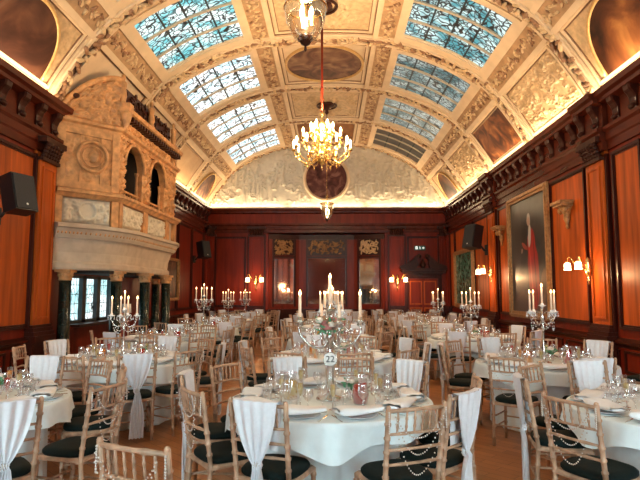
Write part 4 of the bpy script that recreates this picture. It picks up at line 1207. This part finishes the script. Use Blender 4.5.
# ------------------------------------------------------------------ tableware, origins at the table top
def lathe_obj(name, mat, prof, seg=14, parent=None):
    m = new(mat); m.open_top = True; m.lathe(prof, (0, 0, 0), seg); return m.build(name, parent)
def make_wine(name, h, rb, near):
    s = 14 if near else 8
    return lathe_obj(name, 'glass', [(.0, .0), (.034, .001), (.032, .004), (.006, .008), (.004, h * .42), (.012, h * .46), (rb * .85, h * .58), (rb, h * .74), (rb * .84, h)], s)
def make_tumbler(near=True):
    return lathe_obj('water_glass', 'glass', [(.0, .0), (.028, .0), (.03, .004), (.033, .05), (.037, .11)], 14 if near else 8)
def make_flute(drink):
    r = empty('champagne_flute')
    lathe_obj('bowl', 'glass', [(.0, .0), (.03, .001), (.028, .004), (.005, .008), (.004, .085), (.018, .11), (.024, .15), (.022, .215)], 12, r)
    m = new(drink); m.lathe([(.002, .09), (.016, .112), (.021, .15), (.0205, .185), (0, .185)], (0, 0, 0), 10); m.build('drink', r)
    return r
def make_jug(drink):
    r = empty('glass_jug')
    lathe_obj('bowl', 'glass', [(.0, .0), (.05, .0), (.058, .01), (.068, .07), (.06, .14), (.048, .18), (.058, .22)], 16, r)
    m = new(drink); m.lathe([(0, .006), (.048, .006), (.055, .012), (.064, .07), (.057, .135), (.05, .155), (0, .155)], (0, 0, 0), 14); m.build('drink', r)
    m = new('glass'); m.tube(catm([(.055, 0, .2), (.10, 0, .19), (.105, 0, .12), (.064, 0, .07)]), .007, 6); m.build('handle', r)
    return r
def make_posy():
    r = empty('flower_posy')
    lathe_obj('glass_vase', 'glass', [(.0, .0), (.035, .0), (.042, .02), (.036, .06), (.04, .09)], 12, r)
    rg = random.Random(4); m = new('mint')
    for k in range(26):
        a = rg.uniform(0, 2 * PI); q = rg.uniform(.02, .075)
        m.blob((q * cos(a), q * sin(a), rg.uniform(.08, .16)), (.028, .012, .008), 6, 4, Matrix.Rotation(a, 3, 'Z') @ Matrix.Rotation(rg.uniform(-1, .3), 3, 'Y'))
    m.build('foliage', r)
    m = new('ivoryrose')
    for k in range(5): a = k * 1.257; m.blob((.03 * cos(a), .03 * sin(a), .15 + .01 * (k % 2)), (.024, .024, .02), 8, 5)
    m.build('blossom', r)
    return r
def make_plate(): return lathe_obj('dinner_plate', 'china', [(0, .004), (.08, .004), (.09, .0), (.10, .003), (.138, .015), (.137, .018), (.10, .007), (0, .007)], 28)
def make_napkin(near=True):
    """thick folded napkin with rolled long edges, lying on its plate"""
    m = new('napkin'); L, W = .172, .08
    def g(u, v):
        a = 2 * PI * u; x = -L + 2 * L * v; e = 1 - abs(2 * v - 1) ** 6 * .55
        c, s = cos(a), sin(a); w = W * math.copysign(abs(c) ** .6, c) * (1 + .12 * math.sin(4 * v + .5)) * (.75 + .25 * e)
        h = .024 * math.copysign(abs(s) ** .6, s) * e * (1 + .25 * math.sin(5 * v + 1)) 
        return (x + .008 * math.sin(a), w + .012 * math.sin(3 * v), .041 + h + (.012 * (2 * v - 1) ** 2) + .004 * math.sin(9 * w * 10) * (s > 0))
    m.grid(g, 18 if near else 8, 14 if near else 5, True)
    for e, x in ((0, -L), (1, L)): m.blob((x * .985, .006 if e else 0, .045), (.012, W * .7, .011), 8, 4)
    return m.build('folded_napkin')
def make_knife():
    m = new('steel'); m.rbox(-.006, .006, -.11, -.02, 0, .006, .002); m.prism([(-.008, -.02), (.007, -.02), (.009, .06), (.0, .11), (-.008, .10)], 'z', .001, .004); return m.build('table_knife')
def make_fork():
    m = new('steel'); m.rbox(-.005, .005, -.11, .04, 0, .004, .002); m.rbox(-.012, .012, .035, .06, 0, .004, .002)
    for k in range(4): m.rbox(-.012 + k * .0067, -.0085 + k * .0067, .06, .105, .001, .004, .001)
    return m.build('dinner_fork')

# candelabra
def flame(parent, p, k=1.0):
    m = new('flame'); m.lathe([(.002, 0), (.007 * k, .008 * k), (.0085 * k, .016 * k), (.004 * k, .03 * k), (0, .04 * k)], p, 8); return m.build('flame', parent)
def make_crystal(near):
    """five-light crystal candelabrum on a tall stem, origin at the table top"""
    r = empty('crystal_candelabrum'); sg = 12 if near else 8
    m = new('silver'); m.lathe([(.09, 0), (.085, .012), (.03, .03), (.018, .06), (.013, .10), (.024, .13), (.013, .16), (.011, .40), (.026, .44), (.014, .47), (.02, .52), (.035, .56), (.016, .6), (.018, .68)], (0, 0, 0), sg); m.build('stem', r)
    tops = [((0, 0, .70), 0)]
    for j in range(4):
        a = j * PI / 2 + .35; c, s = cos(a), sin(a); R = .175
        m = new('silver'); m.tube(catm([(0, 0, .54), (.06 * c, .06 * s, .47), (.13 * c, .13 * s, .49), (R * c, R * s, .56), (R * c, R * s, .62)], 4), .007, 6)
        m.tube(catm([(.02 * c, .02 * s, .60), (.08 * c, .08 * s, .63), (.11 * c, .11 * s, .57), (.07 * c, .07 * s, .54)], 3), .005, 5); m.build('arm', r)
        tops.append(((R * c, R * s, .62), j + 1))
    for (p, j) in tops:
        cu = new('crystal'); cu.lathe([(.006, -.03), (.018, -.015), (.046, .0), (.05, .006), (.02, .01), (.017, .03)], p, sg); cu = cu.build('candle_cup', r)
        h = .23
        w = new('wax'); w.lathe([(.0115, .012), (.0105, h), (.006, h + .003), (0, h + .003)], p, 8); w = w.build('candle', r); flame(w, (p[0], p[1], p[2] + h + .004), 1.15)
    d = new('crystal')
    for (p, j) in tops[1:]:
        for k in range(5):
            a = 2 * PI * k / 5; x, y = p[0] + .044 * cos(a), p[1] + .044 * sin(a)
            d.blob((x, y, p[2] - .02), (.005, .005, .012), 5, 3); d.blob((x, y, p[2] - .045), (.007, .007, .015), 5, 3)
    d.build('crystal_drop', r)
    for j in range(4):
        a0 = j * PI / 2 + .35; a1 = a0 + PI / 2; d = new('crystal')
        for i in range(13):
            t = i / 12; x = .17 * (cos(a0) * (1 - t) + cos(a1) * t); y = .17 * (sin(a0) * (1 - t) + sin(a1) * t); d.blob((x, y, .60 - .20 * (1 - (2 * t - 1) ** 2)), .0085, 5, 3)
        d.build('bead_swag', r)
    return r
def make_silver():
    """large silver candelabrum: three tall candles, roses and a round number card"""
    r = empty('silver_candelabrum')
    m = new('silver'); m.lathe([(.12, 0), (.115, .015), (.05, .03), (.025, .06), (.02, .1), (.035, .13), (.03, .17), (.030, .30), (.036, .34), (.024, .38), (.018, .46), (.04, .5), (.02, .55), (.022, .66)], (0, 0, 0), 14); m.build('stem', r)
    tops = [(0, -.0, .74)]
    for j, a in enumerate((0.05, PI + .05, PI / 2 + .4, -PI / 2 + .4)):
        c, s = cos(a), sin(a); R = .255 if j < 2 else .19
        m = new('silver'); m.tube(catm([(0, 0, .5), (.07 * c, .07 * s, .42), (.17 * c, .17 * s, .44), (R * c, R * s, .54), (R * c, R * s, .64)], 6), .010, 8)
        m.tube(catm([(.02 * c, .02 * s, .52), (.09 * c, .09 * s, .60), (.16 * c, .16 * s, .55), (.13 * c, .13 * s, .47), (.08 * c, .08 * s, .50)], 5), .007, 6); m.build('arm', r)
        tops.append((R * c, R * s, .64))
    for i, p in enumerate(tops):
        cu = new('silver'); cu.lathe([(.008, -.05), (.03, -.03), (.022, -.015), (.05, .0), (.052, .008), (.022, .012), (.02, .04)], p, 12); cu.build('candle_cup', r)
        h = .25 if i == 0 else .21 if i < 3 else .14
        w = new('wax'); w.lathe([(.0135, .012), (.0115, h), (.006, h + .004), (0, h + .004)], p, 10); w = w.build('candle', r)
        if i < 3: flame(w, (p[0], p[1], p[2] + h + .004), 1.3)
    rg = random.Random(8)
    m = new('mint')
    for k in range(40):
        a = rg.uniform(0, 2 * PI); q = rg.uniform(.03, .13); m.blob((q * cos(a), q * sin(a), .60 + rg.uniform(-.06, .06)), (.035, .014, .008), 6, 4, Matrix.Rotation(a, 3, 'Z') @ Matrix.Rotation(rg.uniform(-.8, .8), 3, 'Y'))
    m.build('foliage', r)
    for k in range(9):
        a = k * .7; q = .05 + .05 * (k % 2); m = new(('rose', 'ivoryrose')[k % 2]); p = (q * cos(a), q * sin(a), .62 + .03 * ((k * 7) % 3 - 1))
        for j in range(6): b = j * PI / 3; m.blob((p[0] + .016 * cos(b), p[1] + .016 * sin(b), p[2]), (.018, .018, .022), 6, 4)
        m.blob((p[0], p[1], p[2] + .008), .018, 6, 4); m.build('rose', r)
    m = new('white'); m.lathe([(0, 0), (.055, 0), (.055, .006), (0, .006)], (0, 0, 0), 28); m.v = [(x, -.045 - z, y + .33) for x, y, z in m.v]; c = m.build('number_card', r)
    m = new('silver'); m.tube([(.057 * cos(a * PI / 14), -.049, .33 + .057 * sin(a * PI / 14)) for a in range(29)], .004, 5, False); m.build('rim', c)
    t = text_into(c, 'numeral', '22', .075, M['ink'], (0, -.053, .33), (PI / 2, 0, 0))
    return r

# tables and cloths
def make_table():
    r = empty('banquet_table')
    m = new('teak'); m.lathe([(0, .715), (.81, .715), (.822, .72), (.822, .735), (.81, .74), (0, .74)], (0, 0, 0), 40); m.build('tabletop', r)
    for s in (-1, 1):
        for q in (-1, 1):
            m = new('steel'); m.tube([(s * .45, q * .40, 0), (s * .4, q * .35, .715)], .016, 8); m.build('leg', r)
    return r
def cloth_mesh(seed, rot, big=True):
    m = new('cloth'); rg = random.Random(seed); p1, p2, p3 = (rg.uniform(0, 6) for _ in range(3))
    R = .83; N = 160; rows = [0, .3, .6, .79, .822, .835, .840]; drops = [.12, .25, .4, .55, .7, .85, 1.0]
    vs = []; fs = []
    for i, q in enumerate(rows):
        for k in range(N):
            a = 2 * PI * k / N; z = .743 if i < 5 else (.741 if i == 5 else .733)
            z += .0012 * math.sin(14 * q * cos(a) + p1) * (i < 4)
            vs.append((q * cos(a), q * sin(a), z))
    for d in drops:
        for k in range(N):
            a = 2 * PI * k / N; c = abs(cos(2 * (a - rot) )); cr = max(0, cos(4 * (a - rot))) ** 2.5
            Ln = .145 + (.12 if big else .07) * cr + .012 * math.sin(7 * a + p2)
            f = d * (.022 + .02 * cr) * (math.sin(13 * a + p3) * .6 + math.sin(21 * a + p1) * .4 + .5 * math.sin(8 * a + p2))
            q = .844 + .012 * d + f + .03 * cr * d * .4
            vs.append((q * cos(a), q * sin(a), .733 - Ln * d))
    n = len(rows) + len(drops)
    fs = [(i * N + k, i * N + (k + 1) % N, (i + 1) * N + (k + 1) % N, (i + 1) * N + k) for i in range(n - 1) for k in range(N)]
    m.add(vs, fs); return m.mesh('tablecloth')
def skirt_mesh(seed):
    m = new('cloth2'); rg = random.Random(seed); p1, p2, p3 = (rg.uniform(0, 6) for _ in range(3))
    def g(u, v):
        a = 2 * PI * u; z = .712 - .70 * v
        q = .655 + .014 * v * math.sin(17 * a + p1) + .016 * v * math.sin(9 * a + p2) + .008 * math.sin(29 * a + p3) * v
        return (q * cos(a), q * sin(a), z)
    m.grid(g, 180, 7, True); m.grid(lambda u, v: (.655 * (1 - .1 * v) * cos(2 * PI * u), .655 * (1 - .1 * v) * sin(2 * PI * u), .7125), 60, 1, True)
    return m.mesh('under_cloth')
cloths = [cloth_mesh(s, 0, False) for s in range(4)]; cloth_front = cloth_mesh(9, 0, True); skirts = [skirt_mesh(s) for s in range(3)]

P_chair = Proto(make_chair()); P_far = Proto(make_far_chair())
P_sash = [Proto(make_sash(True, s)) for s in (1, 2)]; P_sashf = Proto(make_sash(False, 3)); P_pearl = Proto(make_pearls(1))
P_wine = {True: Proto(make_wine('wine_glass', .19, .038, True)), False: Proto(make_wine('wine_glass', .19, .038, False))}
P_gob = {True: Proto(make_wine('water_goblet', .155, .041, True)), False: Proto(make_wine('water_goblet', .155, .041, False))}
P_fl = {c: Proto(make_flute(c)) for c in ('amber', 'red', 'orange')}
P_jug = {c: Proto(make_jug(c)) for c in ('orange', 'red', 'amber')}
P_tum = Proto(make_tumbler())
def make_votive():
    r = empty('votive_candle')
    lathe_obj('glass_cup', 'glass', [(0, 0), (.03, 0), (.034, .01), (.036, .065)], 12, r)
    m = new('wax'); m.lathe([(0, .004), (.026, .004), (.026, .03), (0, .03)], (0, 0, 0), 10); w_ = m.build('wax', r); flame(w_, (0, 0, .031), .9)
    return r
P_tea = Proto(make_votive())
P_posy = Proto(make_posy()); P_plate = Proto(make_plate()); P_nap = {True: Proto(make_napkin(True)), False: Proto(make_napkin(False))}
P_knife = Proto(make_knife()); P_fork = Proto(make_fork())
P_cand = {True: Proto(make_crystal(True)), False: Proto(make_crystal(False))}; P_silver = Proto(make_silver()); P_table = Proto(make_table())

# ------------------------------------------------------------------ the tables of the hall
COLN = {'L': 'left', 'C': 'centre', 'R': 'right'}
ORD = ['front', 'second', 'third', 'fourth', 'fifth', 'rearmost']
TABLES = [  # row, index, x, y
    ('L', 0, -2.9, 4.5), ('C', 0, .15, 4.6), ('R', 0, 2.85, 4.25),
    ('L', 1, -2.55, 7.1), ('C', 1, .17, 7.4), ('R', 1, 2.84, 6.95),
    ('L', 2, -2.95, 10.2), ('C', 2, .2, 10.3), ('R', 2, 2.85, 10.5),
    ('L', 3, -2.95, 13.3), ('C', 3, .2, 13.4), ('R', 3, 2.9, 13.9),
    ('L', 4, -2.95, 16.5), ('C', 4, .2, 16.6), ('R', 4, 2.95, 17.1),
    ('L', 5, -2.95, 19.8), ('C', 5, .2, 19.8), ('R', 5, 2.95, 20.3)]
POS = ['right side', 'back right side', 'far side right', 'far side left', 'back left side',
       'left side', 'front left side', 'near side left', 'near side right', 'front right side']
SPECIAL = {  # (row, index): [(angle, rail radius, kind)]   kind: s sash, p pearls, n plain
    ('C', 0): [(-112, 1.22, 's'), (-67, 1.34, 'p'), (-144, 1.205, 'p'), (178, 1.205, 's'), (148, 1.17, 'n'), (113, 1.17, 's'), (77, 1.17, 'n'), (47, 1.17, 's'), (-41, 1.22, 's'), (-9, 1.18, 'n')],
    ('R', 0): [(-150, 1.34, 'p'), (168, 1.17, 's'), (132, 1.24, 'n'), (98, 1.22, 's'), (60, 1.22, 'n')],
    ('R', 1): [(-126, 1.40, 'p'), (-88, 1.26, 's'), (35, 1.25, 's'), (70, 1.25, 'n'), (105, 1.25, 's'), (140, 1.25, 'n'), (171, 1.25, 's')],
    ('L', 0): [(-46, 1.50, 's'), (-17, 1.46, 'p'), (22, 1.25, 'n'), (55, 1.25, 'n'), (88, 1.25, 's')],
    ('L', 1): [(-33, 1.26, 'p'), (-62, 1.26, 's'), (5, 1.26, 's'), (45, 1.26, 'n'), (80, 1.25, 's'), (120, 1.25, 'n'), (155, 1.25, 's'), (-168, 1.25, 'n'), (-96, 1.28, 'n')],
}
placed = []   # (x, y) of chairs
n_wine = n_gob = 0
def dirword(a):
    return POS[int(round(((a - 0) % 360) / 36.0)) % 10]
TC = [(x, y) for _, _, x, y in TABLES]
def tname(row, i):
    return 'the %s %s table' % (ORD[i], COLN[row])
def add_chair(x, y, ang, kind, label_where, near, group):
    rz = ang
    near_ = near
    o = (P_chair if near_ else P_far).place((x, y, 0), rz)
    tail = {'s': 'wrapped in white sash', 'p': 'hung with pearl strings', 'n': 'with bare spindle back'}[kind]
    tag(o, 'pale wood chair %s, %s' % (tail, label_where), 'chair', group)
    if kind == 's':
        q = (random.choice(P_sash) if near_ else P_sashf).place((x, y, 0), rz)
        tag(q, 'white sash tied over the chair, %s' % label_where, 'chair sash', 'sashes tied over the chair backs')
    if kind == 'p':
        q = P_pearl.place((x, y, 0), rz); tag(q, 'pearl strings on the chair, %s' % label_where, 'pearl strings', 'pearl strings on chair backs')
for (row, i, tx_, ty_) in TABLES:
    T = tname(row, i); near = ty_ < 9; mid = ty_ < 12
    group_ch = 'chairs at the round tables'
    o = P_table.place((tx_, ty_, 0), .3 * i); tag(o, 'round banquet table under white cloths, %s' % T.replace('the ', '', 1), 'table', 'round banquet tables')
    me = cloth_front if (row, i) == ('C', 0) else cloths[(i * 3 + 'LCR'.index(row)) % 4]
    c = bpy.data.objects.new('tablecloth', me); COL.objects.link(c); c.location = (tx_, ty_, 0); c.rotation_euler = (0, 0, (0.02 if (row, i) == ('C', 0) else .25 + .7 * i))
    tag(c, 'white linen cloth covering %s' % T, 'tablecloth', 'white tablecloths')
    c = bpy.data.objects.new('under_cloth', skirts[i % 3]); COL.objects.link(c); c.location = (tx_, ty_, 0); c.rotation_euler = (0, 0, i * 1.3)
    tag(c, 'floor-length ivory under-cloth hanging below %s' % T, 'tablecloth', 'floor-length under-cloths')
    # chairs
    sp = SPECIAL.get((row, i))
    if sp is None:
        off = random.uniform(0, 30); sp = []
        for k in range(10):
            sp.append((off + 36 * k, random.uniform(1.21, 1.27), 's' if k % 2 == (0 if random.random() < .85 else 1) else 'n'))
    usedw = {}
    for (a, rr, kind) in sorted(sp, key=lambda q: q[1]):
        rr = max(rr, 1.17)
        ar = math.radians(a); rx = rr - .26; x, y = tx_ + rx * cos(ar), ty_ + rx * sin(ar)
        if not in_view(x, y, 0, .95, .25): continue
        if 9.9 < y < 16 and x < -3.62: continue
        if any(math.hypot(x - px, y - py) < .47 for px, py in placed): continue
        if any((px, py) != (tx_, ty_) and math.hypot(x - px, y - py) < 1.12 for px, py in TC): continue
        w = POS.index(dirword(a)); 
        for dlt in (0, 1, -1, 2, -2, 3, -3, 4, -4, 5):
            if POS[(w + dlt) % 10] not in usedw: break
        wd = POS[(w + dlt) % 10]; usedw[wd] = 1
        placed.append((x, y))
        jit = random.uniform(-.06, .06)
        add_chair(x, y, ar + PI / 2 + jit, kind, '%s of %s' % (wd, T), near, group_ch)
    # place settings
    n0 = math.radians(-108 if row == 'C' else -100)
    for k in range(10):
        a = n0 + k * PI / 5; px, py = tx_ + .665 * cos(a), ty_ + .665 * sin(a)
        if not in_view(px, py, .75, .8, .15): continue
        wd = POS[int(round((math.degrees(a) % 360) / 36.0)) % 10]
        W = '%s of %s' % (wd, T)
        zt = .7445
        o = P_plate.place((px, py, zt), a); tag(o, 'white plate under folded napkin, %s' % W, 'plate', 'dinner plates')
        o = P_nap[near].place((px, py, zt - .0), a + PI / 2 + random.uniform(-.25, .25) + (.3 if k % 3 == 0 else 0)); tag(o, 'folded white napkin on plate, %s' % W, 'napkin', 'folded napkins')
        if near or mid:
            for nm, P_, da in (('steel table knife', P_knife, .245), ('steel dinner fork', P_fork, -.245)):
                qx, qy = tx_ + .70 * cos(a + da) , ty_ + .70 * sin(a + da)
                o = P_.place((qx, qy, zt), a + PI / 2 + PI / 2 * 0 + PI); o.rotation_euler = (0, 0, a + PI / 2)
                tag(o, '%s by the plate, %s' % (nm, W), 'cutlery', nm[6:] + 's beside the plates')
        b = a + .20
        o = P_wine[near].place((tx_ + .50 * cos(b), ty_ + .50 * sin(b), zt)); tag(o, 'tall clear wine glass, %s' % W, 'wine glass', 'wine glasses')
        if ty_ < 18:
            b = a - .06
            o = P_gob[near].place((tx_ + .46 * cos(b), ty_ + .46 * sin(b), zt)); tag(o, 'short clear goblet, %s' % W, 'goblet', 'water goblets')
        if near:
            b = a + .43
            o = P_tum.place((tx_ + .55 * cos(b), ty_ + .55 * sin(b), zt)); tag(o, 'straight clear water tumbler, %s' % W, 'tumbler', 'water tumblers')
        if False:
            o = P_tea.place((tx_ + .27 * cos(b), ty_ + .27 * sin(b), zt)); tag(o, 'small glass votive holding a lit candle, %s' % W, 'votive', 'votive candles')
        if k % 2 == 0 or near:
            b = a + .36; c_ = ('amber', 'amber', 'red', 'amber', 'orange')[(k + i) % 5] if k % 2 == 0 else 'amber'
            if row == 'C' and i == 0: c_ = 'red' if k in (1, ) else 'amber'
            o = P_fl[c_].place((tx_ + .42 * cos(b), ty_ + .42 * sin(b), zt)); tag(o, 'champagne flute of %s, %s' % ({'amber': 'pale wine', 'red': 'red drink', 'orange': 'orange juice'}[c_], W), 'champagne flute', 'filled champagne flutes')
    # centre of the table
    zt = .7445
    if (row, i) == ('C', 0):
        o = P_silver.place((tx_, ty_, zt)); tag(o, 'tall silver candelabrum with roses and a round card numbered 22 on the front table', 'candelabrum')
    elif (row, i) in (('L', 0), ('R', 0), ('L', 2), ('R', 4), ('R', 5)): pass
    else:
        k = {('L', 1): .93, ('R', 1): 1.02, ('L', 3): 1.12}.get((row, i), 1.0)
        o = P_cand[near].place((tx_, ty_, zt), random.uniform(-.3, .3), k); tag(o, 'five-light crystal candelabrum with burning candles standing on %s' % T, 'candelabrum', 'crystal candelabra')
    for nm, dx, dy in (('orange', -.24, -.10), ('red', .26, -.08)):
        if (row, i) == ('C', 0): dx, dy = {'orange': (-.33, -.02), 'red': (.24, -.20)}[nm]; 
        x, y = tx_ + dx, ty_ + dy
        col = 'amber' if (row, i) == ('C', 0) and nm == 'orange' else nm
        if (row, i) == ('R', 0) or not in_view(x, y, .75, .9, .1) or (not mid and random.random() < .4): continue
        o = P_jug[col].place((x, y, zt), random.uniform(0, 6)); tag(o, 'glass jug of %s on %s' % ({'orange': 'orange juice', 'red': 'red cordial', 'amber': 'pale fruit punch'}[col], T), 'jug', 'jugs of drinks')
    if mid and in_view(tx_ + .12, ty_ + .2, .75, .9, .1):
        o = P_posy.place((tx_ + .17, ty_ - .02 if row == 'C' and i == 0 else ty_ + .22, zt)); tag(o, 'small posy of green leaves and ivory flowers in glass on %s' % T, 'flowers', 'posies on the tables')
# the chair in the foreground, seen over its top rail
o = P_chair.place((-.86, 2.28, 0), .12 + PI); 
o.location = (-.64, 2.74, 0); o.rotation_euler = (0, 0, -.4)
tag(o, 'pale wood chair with pearl strings, standing alone closest to the camera', 'chair', 'chairs at the round tables')
q = P_pearl.place((-.64, 2.74, 0), -.4); tag(q, 'pearl strings on the lone chair closest to the camera', 'pearl strings', 'pearl strings on chair backs')
# a spare chair by the right wall
add_chair(4.38, 7.45, PI + .35 - PI, 's', 'standing alone against the right wall dado', True, 'chairs at the round tables')
for P_ in list(P_fl.values()) + list(P_jug.values()) + [P_chair, P_far, P_sashf, P_pearl, P_posy, P_plate, P_knife, P_fork, P_silver, P_table, P_tum, P_tea] + list(P_wine.values()) + list(P_gob.values()) + list(P_nap.values()) + list(P_cand.values()) + P_sash:
    if not P_.used:
        def rm(o):
            for c in list(o.children): rm(c)
            bpy.data.objects.remove(o)
        rm(P_.root)
# soft room light from the candles of each table column is carried by a few small flames
for (row, i, tx_, ty_) in TABLES:
    if (i == 0 and row != 'C') or (row, i) in (('L', 2), ('R', 4), ('R', 5)): continue
    point((tx_, ty_, 1.72 + (.02 if i else .06)), 5, (1, .6, .32), .02)

# ------------------------------------------------------------------ world and view
w = bpy.data.worlds.new('world'); SC.world = w; w.use_nodes = True
w.node_tree.nodes['Background'].inputs[0].default_value = (.5, .7, 1, 1); w.node_tree.nodes['Background'].inputs[1].default_value = .2
SC.view_settings.view_transform = 'Standard'; SC.view_settings.look = 'None'; SC.view_settings.gamma = 1
SC.view_settings.exposure = 0.32
SC.cycles.max_bounces = 6; SC.cycles.diffuse_bounces = 4; SC.cycles.glossy_bounces = 3; SC.cycles.transparent_max_bounces = 16
SC.cycles.sample_clamp_indirect = 4; SC.cycles.use_denoising = True
